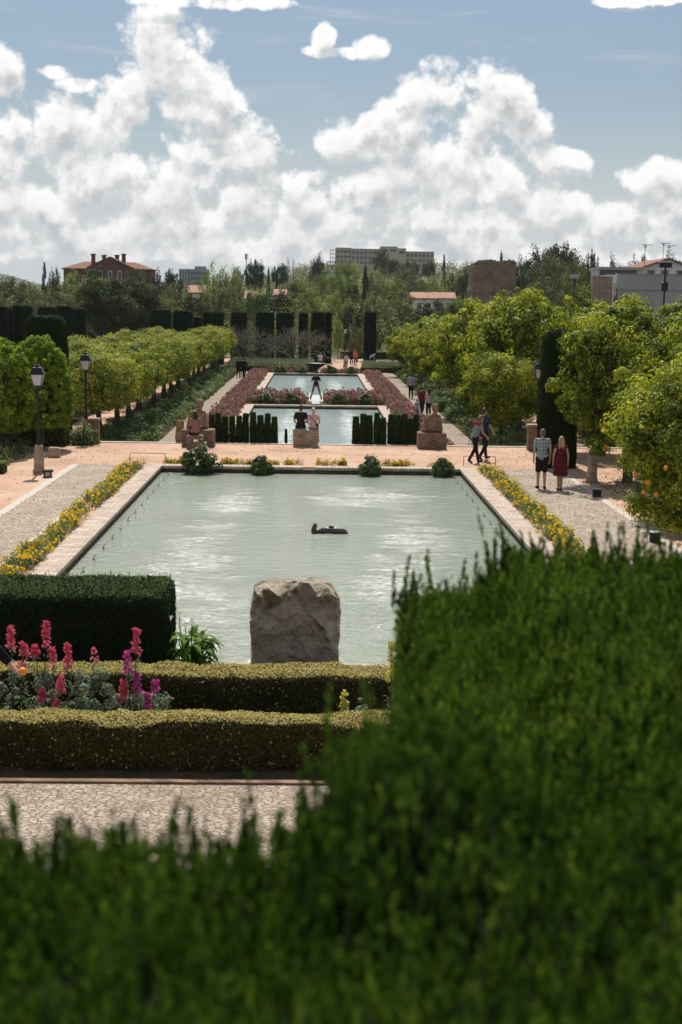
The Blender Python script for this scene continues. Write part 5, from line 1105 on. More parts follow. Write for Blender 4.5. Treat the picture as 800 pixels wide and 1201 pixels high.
# mobile mast
D_ = 640.0; q = Q(289, 300, D_); mb = MB(); zb = terrain(q.x, D_); mb.tube([(0, 0, 0), (0, 0, q.z+1-zb-2.2)], [0.35, 0.2], n=8)
r = root('antenna_mast', 'thin antenna mast on the skyline above the broad stone pine', 'mast', (q.x, D_, zb)); link('pole', mb.mesh('pole', M['greywall']), r)
mb = MB(); h_ = q.z+1-zb; [mb.box(math.cos(a)*0.7-0.15, math.cos(a)*0.7+0.15, math.sin(a)*0.7-0.15, math.sin(a)*0.7+0.15, h_-2.6, h_-0.2) for a in (0.3, 2.4, 4.5)]; mb.tube([(0, 0, h_-2.3), (0, 0, h_)], 0.3, n=8); link('antenna', mb.mesh('antenna', M['concrete']), r)
# bare skyline poplars
for px, tp_, lb in ((338, 303, 'left one of two leafless poplars on the skyline'), (344, 305, 'right one of two leafless poplars on the skyline')):
    q = Q(px, tp_, 560); zb = terrain(q.x, 560); mb = MB(); g = np.random.default_rng(px); H = q.z-zb; mb.tube([(0, 0, 0), (0, 0, H*0.5), (0, 0, H)], [0.2, 0.12, 0.03], n=6)
    for k in range(34):
        z = H*(0.3+0.65*g.random()); a = 6.28*g.random(); mb.tube([(0, 0, z), (math.cos(a)*0.5, math.sin(a)*0.5, z+1.0), (math.cos(a)*0.7, math.sin(a)*0.7, z+2.2)], [0.05, 0.035, 0.01], n=4)
    r = root('bare_poplar', lb, 'tree', (q.x, 560, zb), 0, 'leafless poplars on the skyline'); link('trunk', mb.mesh('trunk', M['twig']), r)
# small roofs in the woods
for px0, px1, pt, pb, D_, lb in ((222, 243, 334.5, 343, 300, 'pink tiled roof and white wall of a house among trees, left of the poplars'), (289, 300, 341, 350, 260, 'small pink roofed house between the poplars and the broad column'), (323, 334, 339, 346, 265, 'tiny pink roofed house above the bare shrubs'),
                                 (484, 511, 342.5, 349.5, 300, 'long low house with a pink tiled roof above the right tree row, left one'), (511, 533, 342.5, 349.5, 306, 'low house with a pink tiled roof left of the ruined tower, right one')):
    a, b = Q(px0, pb, D_), Q(px1, pb, D_); z0_ = terrain(a.x, D_)-1; zt_ = a.z; r = root('tiled_house', lb, 'house', ((a.x+b.x)/2, D_, z0_)); hw = (b.x-a.x)/2
    block(r, 'wall', -hw, hw, 0, 7, 0, zt_-z0_, M['whitewash']); link('roof', roofmb(-hw, hw, 0, 7, zt_-z0_+0.003, max(1.0, (pb-pt)/F_PX*D_), 0.4, False).mesh('roof', M['pinktile']), r)
    windows(r, [-hw*0.4, hw*0.4], 0, [zt_-z0_-2.2], 0.9, 1.2, M['pane'])
# ruined tower
D_ = 260.0; xa, xb = Q(554, 340, D_).x, Q(605, 340, D_).x; zt = Q(580, 308, D_).z; zb = terrain((xa+xb)/2, D_)-1; H = zt-zb; hw = (xb-xa)/2
V, F = gridbox(-hw, hw, 0, 2*hw, 0, H, 0.3, 0.10, 9, 0.5, rnd=0.4)
W = []
for x, y, z in V:
    e = 0.55*mnoise.noise(Vector((x*0.5, y*0.5, 2)))+0.3*mnoise.noise(Vector((x*1.7, y*1.7, 5)))
    if z > H*0.8: z += e*(z-H*0.8)/(H*0.2)*1.1 - (0.5*smooth((-x-hw*0.55)/2) + 0.25*smooth((x-hw*.8)/1))*(z/H)**8
    y += 0.35*math.exp(-(((x-hw*0.1)/2.2)**2+((z-H*0.62)/0.5)**2))*(1 if y < hw else 0)+0.5*math.exp(-(((x+hw*0.55)/0.5)**2+((z-H*0.35)/1.6)**2))*(1 if y < hw else 0)
    W.append((x, y, z))
r = root('ruined_tower', 'squat ruined brown masonry tower with a broken top behind the right trees', 'tower', ((xa+xb)/2, D_, zb)); link('wall', mkmesh('wall', W, F, M['towerstone']), r)
Vt, T = trimesh(np.array(W), F); g = np.random.default_rng(5); pts, nor = sample(Vt, T, 2600, g, keep=lambda nn, c: np.where((nn[:, 2] > 0.5), 1.0, 0)); A, B = leafquads(pts+[0, 0, 0.15], nor+g.normal(size=nor.shape)*0.7, 0.4, 0.2, g)
link('top_weeds', mkmesh('top_weeds', A, B, M['far_olive'], rnd=g.random(len(B))), r)['kind'] = 'stuff'
mb = MB(); 
for cx_, cz, w_, h_ in ((hw*0.84, H*0.70, 0.35, 0.8), (-hw*0.2, H*0.86, 0.4, 0.6)): mb = MB(); mb.box(cx_-w_/2, cx_+w_/2, -0.30, 0.3, cz, cz+h_); link('wall_opening', mb.mesh('wall_opening', M['pane']), r)
# farmhouse and grey wall at the right
D_ = 128.0
def XW(px, d=D_): return Q(px, 335, d).x
def ZW(px, py, d=D_): return Q(px, py, d).z
r = root('garden_wall', 'tall grey rendered wall with a white end at the right, under the farmhouse', 'wall', (XW(760), D_, Z2)); O = Vector(r.location)
mb = MB(); mb.box(XW(723)-O.x, XW(860)-O.x, 0, 0.5, 0, ZW(760, 322)-O.z); link('rendered_wall', mb.mesh('rendered_wall', M['greywall']), r)
mb = MB(); mb.box(XW(712.5)-O.x, XW(723)-O.x-0.003, -0.05, 3.5, 0, ZW(718, 322.3)-O.z); link('white_end', mb.mesh('white_end', M['whitewash']), r)
mb = MB(); mb.box(XW(723)-O.x+0.01, XW(860)-O.x, -0.08, -0.002, ZW(760, 340.5)-O.z, ZW(760, 339.3)-O.z); link('string_course', mb.mesh('string_course', M['concrete']), r)
mb = MB(); mb.box(XW(723)-O.x, XW(860)-O.x, -0.06, 0.56, ZW(760, 322)-O.z+0.003, ZW(760, 321.3)-O.z+0.003); link('wall_cap', mb.mesh('wall_cap', M['concrete']), r)
r = root('low_wall', 'whitewashed low pinkish wall left of the tall grey wall', 'wall', (XW(702), D_-2, Z2)); mb = MB(); mb.box(XW(690)-XW(702), XW(713)-XW(702), 0, 0.4, 0, ZW(702, 324.5)-Z2, taper=0.0); link('wall', mb.mesh('wall', M['travertine']), r)
D_ = 150.0; r = root('farmhouse', 'whitewashed farmhouse gable with small windows behind the grey wall', 'house', (XW(780, D_), D_, Z2)); O = Vector(r.location)
xa, xb = XW(745, D_)-O.x, XW(820, D_)-O.x; ze = ZW(746, 317, D_)-O.z; zp = ZW(782, 305, D_)-O.z; xm = (xa+xb)/2
mb = MB(); mb.box(xa, xb, 0, 12, 0, ze); mb.add([(xa, 0, ze), (xb, 0, ze), (xm, 0, zp), (xa, 12, ze), (xb, 12, ze), (xm, 12, zp)], [(0, 1, 2), (3, 5, 4)]); link('wall', mb.mesh('wall', M['whitewash']), r)
mb = MB()
for s, xe in ((-1, xa-0.5), (1, xb+0.5)):
    zz = ze-0.22; mb.add([(xe, -0.4, zz), (xm, -0.4, zp+0.03), (xm, 12.4, zp+0.03), (xe, 12.4, zz), (xe, -0.4, zz+0.22), (xm, -0.4, zp+0.25), (xm, 12.4, zp+0.25), (xe, 12.4, zz+0.22)], [(0, 1, 2, 3), (7, 6, 5, 4), (0, 4, 5, 1), (1, 5, 6, 2), (2, 6, 7, 3), (3, 7, 4, 0)])
link('roof', mb.mesh('roof', M['tile']), r); windows(r, [XW(763, D_)-O.x, XW(779, D_)-O.x, XW(797, D_)-O.x], 0, [ZW(763, 321.5, D_)-O.z], 0.55, 0.35, M['pane'], M['concrete'])
r = root('shed', 'long low shed with a grey sheet roof left of the farmhouse', 'shed', (XW(723, D_), D_-1, Z2)); O = Vector(r.location)
block(r, 'wall', XW(701, D_)-O.x, XW(744, D_)-O.x, 0.3, 5, 0, ZW(722, 317, D_)-O.z, M['pane'])
mb = MB(); mb.box(XW(699.5, D_)-O.x, XW(751, D_)-O.x, -0.4, 5.4, ZW(722, 317, D_)-O.z+0.003, ZW(722, 313.6, D_)-O.z); link('roof', mb.mesh('roof', M['sheet']), r)
for px, tp_, lb, dd in ((757, 287, 'tallest rooftop aerial left of the farmhouse gable', 147), (778.5, 285, 'twin rooftop aerial above the farmhouse ridge, left one', 152), (785, 288, 'twin rooftop aerial above the farmhouse ridge, right one', 154)):
    q = Q(px, tp_, dd); zb = Q(px, 316, dd).z; mb = MB(); mb.tube([(0, 0, Z2-zb), (0, 0, q.z-zb)], 0.035, n=5); r = root('aerial', lb, 'aerial', (q.x, dd, zb)); link('pole', mb.mesh('pole', M['greywall']), r)
    mb = MB(); L_ = 0.6; h_ = q.z-zb-0.05; mb.box(-0.35, L_*1.2, -0.02, 0.02, h_, h_+0.05)
    for k in range(6): x = -0.3+k*0.2; mb.box(x-0.015, x+0.015, -0.3, 0.3, h_+0.05, h_+0.08)
    mb.box(-0.12, 0.12, -0.05, 0.05, h_-0.22, h_-0.05); link('aerial_bars', mb.mesh('aerial_bars', M['greywall']), r)
D_ = 100.0; q = Q(781, 305, D_); r = root('floodlight_mast', 'dark floodlight mast with a wide lamp head in front of the grey wall', 'floodlight', (q.x, D_, Z2)); hz = q.z-Z2; zk = lambda py: Q(781, py, D_).z-Z2
mb = MB(); mb.tube([(0, 0, 0), (0, 0, zk(311))], 0.07, n=8); link('pole', mb.mesh('pole', M['iron']), r)
mb = MB(); mb.bbox(-0.42, 0.42, -0.22, 0.22, zk(314), zk(308.5), 0.04); link('lamp_head', mb.mesh('lamp_head', M['iron']), r); mb = MB(); mb.bbox(-0.46, 0.46, -0.26, 0.26, zk(308.5)+0.002, zk(306.3), 0.03); link('lamp_cover', mb.mesh('lamp_cover', M['sheet']), r)
mb = MB(); mb.bbox(-0.22, 0.2, -0.18, 0.18, zk(341), zk(331), 0.04); link('control_box', mb.mesh('control_box', M['iron']), r)
D_ = 118.0; q = Q(674, 324, D_); r = root('floodlight_mast', 'smaller grey floodlight half hidden in the trees left of the white wall', 'floodlight', (q.x, D_, Z2)); mb = MB(); mb.tube([(0, 0, 0), (0, 0, q.z-Z2)], 0.06, n=8); link('pole', mb.mesh('pole', M['iron']), r)
mb = MB(); mb.bbox(-0.35, 0.35, -0.2, 0.2, q.z-Z2-0.2, q.z-Z2+0.12, 0.03); link('lamp_head', mb.mesh('lamp_head', M['greywall']), r)

# ------------------------------------------------------------------ lamps and small things of the upper level
def lamppost(label, x, y, H=3.5, z=0.0):
    r = root('lamp_post', label, 'lamp post', (x, y, z), 0, 'lantern lamp posts'); s = H/3.5
    mb = MB(); sq = [(1, 1), (-1, 1), (-1, -1), (1, -1)]
    def oct_(w_, zz): return [(w_*math.cos(R(22.5+45*k)), w_*math.sin(R(22.5+45*k)), zz*s) for k in range(8)]
    mb.loft([oct_(0.20, 0), oct_(0.20, 0.1), oct_(0.17, 0.14), oct_(0.14, 0.82), oct_(0.125, 0.86), oct_(0.12, 0.9)]); link('stone_base', mb.mesh('stone_base', M['travertine']), r)
    mb = MB(); mb.lathe((0, 0, 0), [(0.075, 0.9*s), (0.06, 1.0*s), (0.04, 1.08*s), (0.036, 2.55*s), (0.055, 2.6*s), (0.03, 2.65*s), (0.03, 2.78*s)], 10); link('pole', mb.mesh('pole', M['iron']), r)
    mb = MB(); 
    def sqr(w_, zz): return [(a*w_, b*w_, zz*s) for a, b in sq]
    mb.loft([sqr(0.105, 2.80), sqr(0.19, 3.14)]); ln = link('lantern', mb.mesh('lantern', M['lampglass']), r)
    mb = MB(); mb.loft([sqr(0.22, 3.145), sqr(0.21, 3.18), sqr(0.13, 3.36), sqr(0.07, 3.40), sqr(0.07, 3.44), sqr(0.03, 3.47), sqr(0.012, 3.56)]); mb.box(-0.115, 0.115, -0.115, 0.115, 2.765*s, 2.797*s)
    for a, b in sq: mb.tube([(a*0.107, b*0.107, 2.79*s), (a*0.194, b*0.194, 3.15*s)], 0.012, n=5)
    link('lantern_cap', mb.mesh('lantern_cap', M['iron']), ln)
    return r
q = P(46, 555, 0); lamppost('black lantern lamp post on a pale stone foot by the nearer dome tree', q.x, q.y, 3.45)
q = P(105, 519, 0); lamppost('black lantern lamp post next to the brick pillar at the left', Q(101.5, 519, q.y).x, q.y, 3.5)
q = P(694, 566, 0); lamppost('lantern lamp post hidden in the orange tree on the right', q.x, q.y, 3.45)
q = Q(632, 440, 57.5); lamppost('lantern just left of the tall dark topiary column', q.x, 57.5, 3.6, Z2+0.7)
for px, y, lb in ((484/1, 150, 'x'),): pass
q = Q(405, 388, 150); lamppost('far lantern lamp post behind the visitors at the garden end', q.x, 150, 4.5, Z2)
# brick pillars at the promenade steps
def pillar(lb, px, py, w_, h):
    q = P(px, py, 0); r = root('brick_pillar', lb, 'pillar', (q.x, q.y+w_/2, 0)); mb = MB(); mb.bbox(-w_/2, w_/2, -w_/2, w_/2, 0, h-0.09, 0.015); link('shaft', mb.mesh('shaft', M['oldbrick']), r)
    mb = MB(); mb.bbox(-w_/2-0.03, w_/2+0.03, -w_/2-0.03, w_/2+0.03, h-0.088, h, 0.015); link('cap', mb.mesh('cap', M['travertine']), r)
pillar('short brick pillar right beside the second lamp post at left', 110.5, 519.5, 0.36, 0.95)
pillar('short brick pillar left of the dark topiary column behind the strolling man', 626, 529, 0.44, 1.0)
pillar('small pillar end just right of the dark topiary column', 667, 545, 0.3, 1.15)
q = P(63, 537, 0); mb = MB(); V, F = gridbox(-0.21, 0.21, 0, 0.3, 0, 0.36, 0.04, 0.008, 3, 8, rnd=0.09); o_ = link('stone_block', mkmesh('stone_block', V, F, M['travertine'])); o_.location = (q.x, q.y, 0); tag(o_, 'low rounded stone block on the ground behind the left lamp post', 'stone block')
q = P(56, 560, 0); r = root('ground_light', 'small black box shaped ground light beside the left lamp foot', 'ground light', (q.x, q.y, 0)); mb = MB(); mb.bbox(-0.16, 0.16, -0.12, 0.12, 0.17, 0.24, 0.012); link('lid', mb.mesh('lid', M['iron']), r)
mb = MB(); mb.box(-0.13, 0.13, -0.09, 0.09, 0, 0.03); [mb.box(a-0.015, a+0.015, b-0.015, b+0.015, 0.03, 0.17) for a in (-0.1, 0.1) for b in (-0.07, 0.07)]; link('stand', mb.mesh('stand', M['iron']), r)
mb = MB(); mb.lathe((0, 0, 0), [(0.05, 0.032), (0.075, 0.08), (0.06, 0.168)], 10); link('lamp', mb.mesh('lamp', M['lampglass']), r)
q = P(700, 583, 0); r = root('ground_light', 'small drum shaped ground light by the right lamp foot', 'ground light', (q.x, q.y, 0)); mb = MB(); mb.lathe((0, 0, 0), [(0.13, 0), (0.13, 0.22), (0.11, 0.23)], 14); link('drum', mb.mesh('drum', M['iron']), r); mb = MB(); mb.lathe((0, 0, 0), [(0.15, 0.232), (0.15, 0.25), (0.02, 0.265)], 14); link('lid', mb.mesh('lid', M['sheet']), r)
q = P(768, 636, 0); dup(r, 'drum shaped ground light at the right edge under the nearest orange tree', (q.x, q.y, 0))
for (a, b, py, lb) in ((152.5, 194.5, 543, 'thin metal hoop barrier at the left end of the promenade flower strip'), (543.8, 580.5, 546.5, 'thin metal hoop barrier in front of the walking young pair')):
    q0, q1 = P(a, py, 0), P(b, py, 0); mb = MB(); h = 0.34; x0_, x1_ = -(q1.x-q0.x)/2, (q1.x-q0.x)/2; mb.tube([(x0_, 0, 0), (x0_, 0, h-0.02), (x0_+0.02, 0, h), (x1_-0.02, 0, h), (x1_, 0, h-0.02), (x1_, 0, 0)], 0.011, n=6)
    o_ = link('hoop_barrier', mb.mesh('hoop_barrier', M['iron'])); o_.location = ((q0.x+q1.x)/2, q0.y, 0); tag(o_, lb, 'barrier')
# hedge beds around the dome trees, shaded bed at the right
hedge('low_hedge', 'low shaded hedge behind the dome trees at the left', 'hedge', (-20, -9.3, 53.2, 54.2, 0, 0.75), 9000, 0.08, 0.04, M['bed_leaf'], M['core'], 0.2, 0.04, 501)
hedge('low_hedge', 'low bright topped hedge round the nearer dome tree foot', 'hedge', (-14, -9.7, 44.3, 45.0, 0, 0.34), 6000, 0.06, 0.03, M['bed_leaf'], M['core'], 0.15, 0.03, 502, tipmat=M['ficus_leaf'], tipn=2500)
mounds('ground_cover', -15, -10.2, 45.2, 51.5, 0, 150, 9000, 0.4, 0.5, 0.12, 0.05, M['bed_leaf'], 503, 'stuff', 'leafy planting in the bed round the left dome tree', 'ground cover')
mounds('ground_cover', 8.7, 16, 24, 43.0, 0, 520, 30000, 0.4, 0.45, 0.10, 0.045, M['bed_leaf'], 504, 'stuff', 'shaded planting under the orange trees at the right', 'ground cover')
mounds('ground_cover', -9.2, -8.5, 53.6, 54.6, 0, 30, 2500, 0.35, 0.7, 0.10, 0.05, M['bed_leaf'], 505, 'stuff', 'leafy plants between the left topiary and the second lamp post', 'ground cover')
mounds('ground_cover', 6.3, 9.3, 55.4, 57.0, Z2, 90, 6000, 0.4, 1.5, 0.12, 0.05, M['bed_leaf'], 506, 'stuff', 'sunlit leafy plants behind the promenade under the rounded lone tree', 'ground cover')
# orange and leaves hanging beside the right lamp
me = crown('leaves', (0.45, 0.35, 0.4), 20, 520, 0.12, 0.045, M['orange_leaf'], 511, 0.2, 0.3); q = Q(705, 520, 42.9); r = root('orange_branch', 'leafy branch tip with one orange hanging beside the right lamp post', 'branch', tuple(q)); link('leaves', me, r)
mb = MB(); mb.ell((0.08, -0.3, -0.08), (0.07, 0.07, 0.07), 10, 8); link('orange', mb.mesh('orange', M['orange'], True), r); mb = MB(); mb.tube([(0, 0, 0), (0.8, 0.3, 0.6), (2.0, 0.8, 1.2)], [0.012, 0.02, 0.03], n=6); link('twig', mb.mesh('twig', M['bark']), r)

# ------------------------------------------------------------------ water fittings
for i in range(15):
    y = 26+i*1.42
    for sd_, x in (('left', PX0+0.32), ('right', PX1-0.32)):
        mb = MB() if i == 0 and sd_ == 'left' else None
        lb = '%s bent nozzle from the near end along the %s side of the near pool' % (words[i], sd_)
        if mb is not None:
            nz_ = root('water_nozzle', lb, 'water nozzle', (x, y, -0.18), 0, 'bent nozzles along the near pool sides', (0.62, 0.62, 0.62)); mb.tube([(0, 0, 0), (0, 0, 0.16), (0.03, 0, 0.2), (0.07, 0, 0.20)], [0.011, 0.011, 0.01, 0.014], n=7); link('pipe', mb.mesh('pipe', M['bronze']), nz_)
            mb = MB(); mb.lathe((0, 0, 0), [(0.05, 0.04), (0.05, 0.06), (0.02, 0.08)], 8); link('collar', mb.mesh('collar', M['bronze']), nz_)
        else: dup(nz_, lb, (x, y, -0.18), 0 if sd_ == 'left' else math.pi)
q = P(384, 625.5, -0.16); r = root('fountain_spout', 'dark fountain spout and low rounded stone lying in the middle of the near pool', 'fountain', (q.x, q.y, -0.18))
mb = MB(); mb.tube([(-0.32, 0, -0.1), (-0.33, 0, 0.12), (-0.30, -0.02, 0.22), (-0.31, -0.02, 0.27)], [0.075, 0.07, 0.055, 0.03], n=10); mb.tube([(-0.31, 0, 0.02), (-0.2, 0, 0.09), (-0.16, 0, 0.05)], [0.05, 0.045, 0.02], n=8); link('spout', mb.mesh('spout', M['bronze'], True), r)
mb = MB(); mb.tube([(-0.2, 0, 0.02), (-0.12, 0.02, 0.09), (0.05, 0.0, 0.10), (0.25, 0, 0.085), (0.42, 0, 0.06), (0.5, 0, 0.0)], [0.05, 0.075, 0.07, 0.08, 0.07, 0.03], n=12); mb.tube([(0.0, 0, 0.12), (0.08, 0.02, 0.2), (0.16, 0, 0.15)], [0.03, 0.035, 0.03], n=8); link('stone_body', mb.mesh('stone_body', M['bronze'], True), r)
# bowl fountain at the end of the farthest pool, chute between the lower pools
q = Q(370, 436, 137.2); r = root('stone_bowl', 'wide dark stone fountain bowl at the far end of the farthest pool', 'fountain', (0.1, 137.2, Z2)); mb = MB(); mb.lathe((0, 0, 0), [(0.35, 0), (0.25, 0.1), (0.14, 0.3), (0.2, 0.42), (0.75, 0.7), (1.0, 0.92), (1.04, 0.96), (0.97, 0.96), (0.7, 0.8), (0.05, 0.68)], 20); link('bowl', mb.mesh('bowl', M['bronze'], True), r)
CX = 0.1
mb = MB(); mb.box(CX-0.46, CX-0.28, 90.6+0.62, 100.2, Z2-0.02, Z2+0.32); mb.box(CX+0.28, CX+0.46, 90.6+0.62, 100.2, Z2-0.02, Z2+0.32); mb.box(CX-0.28, CX+0.28, 91.24, 100.0, Z2-0.05, Z2+0.14); o_ = link('water_chute', mb.mesh('water_chute', M['border'])); tag(o_, 'pale stone water chute between the two lower pools', 'water chute')
# foaming water running down the chute
V, F = gridbox(CX-0.27, CX+0.27, 90.9, 99.9, Z2+0.142, Z2+0.19, 0.12, 0.02, 2, 3.0); m_, t_, out_ = newmat('white_water'); b_ = t_.node('ShaderNodeBsdfPrincipled'); b_.inputs['Base Color'].default_value = (0.62, 0.65, 0.63, 1); b_.inputs['Roughness'].default_value = 0.25; t_.l.new(b_.outputs[0], out_.inputs[0])
o_ = link('running_water', mkmesh('running_water', V, F, m_, smooth=True)); o_['kind'] = 'stuff'; tag(o_, 'white running water on the chute below the standing man', 'water')

# ------------------------------------------------------------------ people
def remesh(mb, name, mat, vox, parent, smooth=2, disp=None):
    me = mb.mesh(name+'_src', mat); ob = bpy.data.objects.new('tmp', me); COL.objects.link(ob)
    m1 = ob.modifiers.new('r', 'REMESH'); m1.mode = 'VOXEL'; m1.voxel_size = vox; m2 = ob.modifiers.new('s', 'SMOOTH'); m2.iterations = smooth; m2.factor = 0.5
    dg = bpy.context.evaluated_depsgraph_get(); ev = ob.evaluated_get(dg); out = bpy.data.meshes.new_from_object(ev)
    bpy.data.objects.remove(ob); bpy.data.meshes.remove(me); out.name = name
    if disp:
        for v in out.vertices: v.co += disp(v.co)
    out.polygons.foreach_set('use_smooth', np.ones(len(out.polygons), dtype=bool))
    out.materials.clear(); out.materials.append(mat); return link(name, out, parent)
def hand(mb, w_, d, up, curl, s=1.0, flip=1):
    """palm and five separate curled fingers; d: direction along the hand, up: back of the hand"""
    d = Vector(d).normalized(); up = Vector(up); up = (up-d*up.dot(d)).normalized(); sd_ = d.cross(up)*flip; w_ = Vector(w_)
    mb.cap(w_, w_+d*0.05*s+sd_*0.012*s, 0.022*s, 0.024*s); mb.cap(w_+d*0.015*s-sd_*0.012*s, w_+d*0.075*s-sd_*0.022*s, 0.018*s, 0.016*s); mb.cap(w_+d*0.02*s+sd_*0.012*s, w_+d*0.08*s+sd_*0.02*s, 0.018*s, 0.016*s)
    for k, (o_, L_) in enumerate(((0.032, 0.068), (0.011, 0.078), (-0.011, 0.073), (-0.031, 0.056))):
        p = w_+d*(0.082-abs(o_)*0.15)*s+sd_*o_*s; q_ = d
        for j, f in enumerate((0.45, 0.31, 0.24)):
            c = curl*(j+0.6)/1.6; q_ = (d*math.cos(c)-up*math.sin(c)).normalized(); e = p+q_*L_*f*s; mb.cap(p, e, (0.0088-0.0008*j)*s, (0.0082-0.001*j)*s, 8); p = e
    p = w_+d*0.025*s+sd_*0.024*s; e = p+(d*0.6+sd_*0.7-up*0.3).normalized()*0.04*s; mb.cap(p, e, 0.0125*s, 0.010*s, 8); mb.cap(e, e+(d*0.85+sd_*0.15-up*0.5).normalized()*0.034*s, 0.010*s, 0.008*s, 8)
def person(label, loc, rz, H=1.75, J=None, top='tee', bottom='trousers', topc=(0.1, 0.1, 0.1), botc=(0.05, 0.05, 0.06), hairc=(0.06, 0.04, 0.03), hair='short', shoec=(0.05, 0.05, 0.05), female=False, vox=0.014, group=None, topmat=None, facing_head=0.0, handup=None, curl=0.6):
    s = H/1.76; r = root('person', label, 'person', loc, rz, group, (s, s, s))
    j = dict(pel=(0, 0, 0.95), waist=(0, 0, 1.08), chest=(0, 0.0, 1.30), neck=(0, -0.01, 1.47), head=(0, 0.015, 1.625),
             shL=(-0.185, 0, 1.42), elL=(-0.235, -0.02, 1.13), wrL=(-0.235, 0.05, 0.88), shR=(0.185, 0, 1.42), elR=(0.235, -0.02, 1.13), wrR=(0.235, 0.05, 0.88),
             hiL=(-0.09, 0, 0.92), knL=(-0.10, 0.02, 0.50), anL=(-0.10, -0.02, 0.085), toL=(-0.12, 0.15, 0.03), hiR=(0.09, 0, 0.92), knR=(0.10, 0.02, 0.50), anR=(0.10, -0.02, 0.085), toR=(0.12, 0.15, 0.03))
    if female:
        for k in ('shL', 'shR'): j[k] = (j[k][0]*0.88, j[k][1], j[k][2])
    if J: j.update(J)
    j = {k: Vector(v) for k, v in j.items()}
    up = (j['neck']-j['pel']).normalized(); side = (j['shR']-j['shL']).normalized(); fw = up.cross(side); 
    rot = Matrix((side, fw, up)).transposed(); hips = (j['hiR']-j['hiL']).normalized()
    def torso(mb, e=0.0, skirt=False):
        mb.ell(j['pel']+Vector((0, 0, 0.0)), (0.158+e, 0.11+e, 0.12+e), 14, 9, rot=rot); mb.ell(j['waist'], ((0.128 if female else 0.142)+e, 0.098+e, 0.15+e), 14, 9, rot=rot)
        mb.ell(j['chest'], ((0.145 if female else 0.17)+e, 0.112+e, 0.18+e), 14, 9, rot=rot); mb.cap(j['chest']*0.5+j['waist']*0.5, j['waist'], 0.12+e, 0.115+e); mb.cap(j['waist'], j['pel'], 0.115+e, 0.12+e)
        mb.cap(j['shL'].lerp(j['neck'], 0.15), j['shR'].lerp(j['neck'], 0.15), 0.058+e, 0.058+e); mb.cap(j['neck']-up*0.05, j['shL'], 0.05+e, 0.05+e); mb.cap(j['neck']-up*0.05, j['shR'], 0.05+e, 0.05+e)
    body = MB(); torso(body)
    body.cap(j['neck']-up*0.04, j['head']-up*0.05, 0.052, 0.048)
    hd = j['head']; hr = Matrix.Rotation(facing_head, 3, 'Z'); f = hr @ Vector((0, 1, 0)); sx = hr @ Vector((1, 0, 0))
    body.ell(hd+Vector((0, 0, 0.025)), (0.077, 0.096, 0.105), 16, 12, rot=hr); body.ell(hd+f*0.03-Vector((0, 0, 0.06)), (0.055, 0.062, 0.062), 12, 8, rot=hr)
    body.cap(hd+f*0.088+Vector((0, 0, 0.015)), hd+f*0.108-Vector((0, 0, 0.022)), 0.010, 0.015, 8); body.cap(hd+f*0.083-Vector((0, 0, 0.06))-sx*0.018, hd+f*0.083-Vector((0, 0, 0.06))+sx*0.018, 0.009, 0.009, 8)
    for sg in (-1, 1): body.ell(hd+sx*0.078*sg-Vector((0, 0, 0.0)), (0.012, 0.022, 0.032), 8, 6, rot=hr); body.cap(hd+f*0.09+sx*0.02*sg+Vector((0, 0, 0.038)), hd+f*0.082+sx*0.045*sg+Vector((0, 0, 0.036)), 0.009, 0.008, 6)
    for S, fl in (('L', -1), ('R', 1)):
        body.cap(j['sh'+S], j['el'+S], 0.050, 0.038); body.cap(j['el'+S], j['wr'+S], 0.038, 0.026)
        dd = (j['wr'+S]-j['el'+S]).normalized()
        if vox < 0.02: hand(body, j['wr'+S], dd, handup if (handup is not None and S == 'R') else Vector((fl, 0.2, 0.1)), curl, 1.08, -1 if S == 'L' else 1)
        else: body.cap(j['wr'+S], j['wr'+S]+dd*0.1, 0.03, 0.024)
        body.cap(j['hi'+S], j['kn'+S], 0.088, 0.058); body.cap(j['kn'+S], j['an'+S], 0.056, 0.038); body.cap(j['kn'+S].lerp(j['an'+S], 0.2)-fw*0.012, j['kn'+S].lerp(j['an'+S], 0.5), 0.052, 0.044); body.cap(j['an'+S]-Vector((0, 0, 0.03)), j['to'+S], 0.042, 0.028)
    b = remesh(body, 'body', M['skin'], vox if vox >= 0.02 else 0.009, r)
    tm = topmat or cloth('cloth', topc); bm_ = cloth('cloth', botc)
    if top:
        mb = MB(); torso(mb, 0.014); (mb.ell(j['pel']+up*0.035, (0.19, 0.14, 0.11), 14, 8, rot=rot) if bottom != 'dress' else None); frac = {'tee': 0.62, 'long': 1.0, 'tank': 0.05}.get(top, 0.6)
        for S in 'LR':
            mb.cap(j['sh'+S], j['sh'+S].lerp(j['el'+S], frac), 0.066, 0.058)
            if top == 'long': mb.cap(j['el'+S], j['wr'+S].lerp(j['el'+S], 0.06), 0.052, 0.038)
        if bottom == 'dress':
            a = j['pel']; n = 18; rings = []
            for k, (z, rr) in enumerate(((0.10, 0.16), (-0.05, 0.19), (-0.22, 0.215), (-0.40, 0.235), (-0.46, 0.24))): rings.append([(a.x+rr*(1+0.05*math.sin(5*t+k))*math.cos(t), a.y+rr*0.72*(1+0.06*math.sin(4*t))*math.sin(t), a.z+z) for t in [6.283*q/n for q in range(n)]])
            mb.loft(rings)
        remesh(mb, {'tee': 'shirt', 'long': 'jacket', 'tank': 'dress'}.get(top, 'shirt'), tm, max(0.014, vox), r, 2, lambda c: Vector((1, 1, 0.3))*0.006*mnoise.noise(c*11)+Vector((1, 1, 0))*0.004*math.sin(c.z*48+c.x*20))
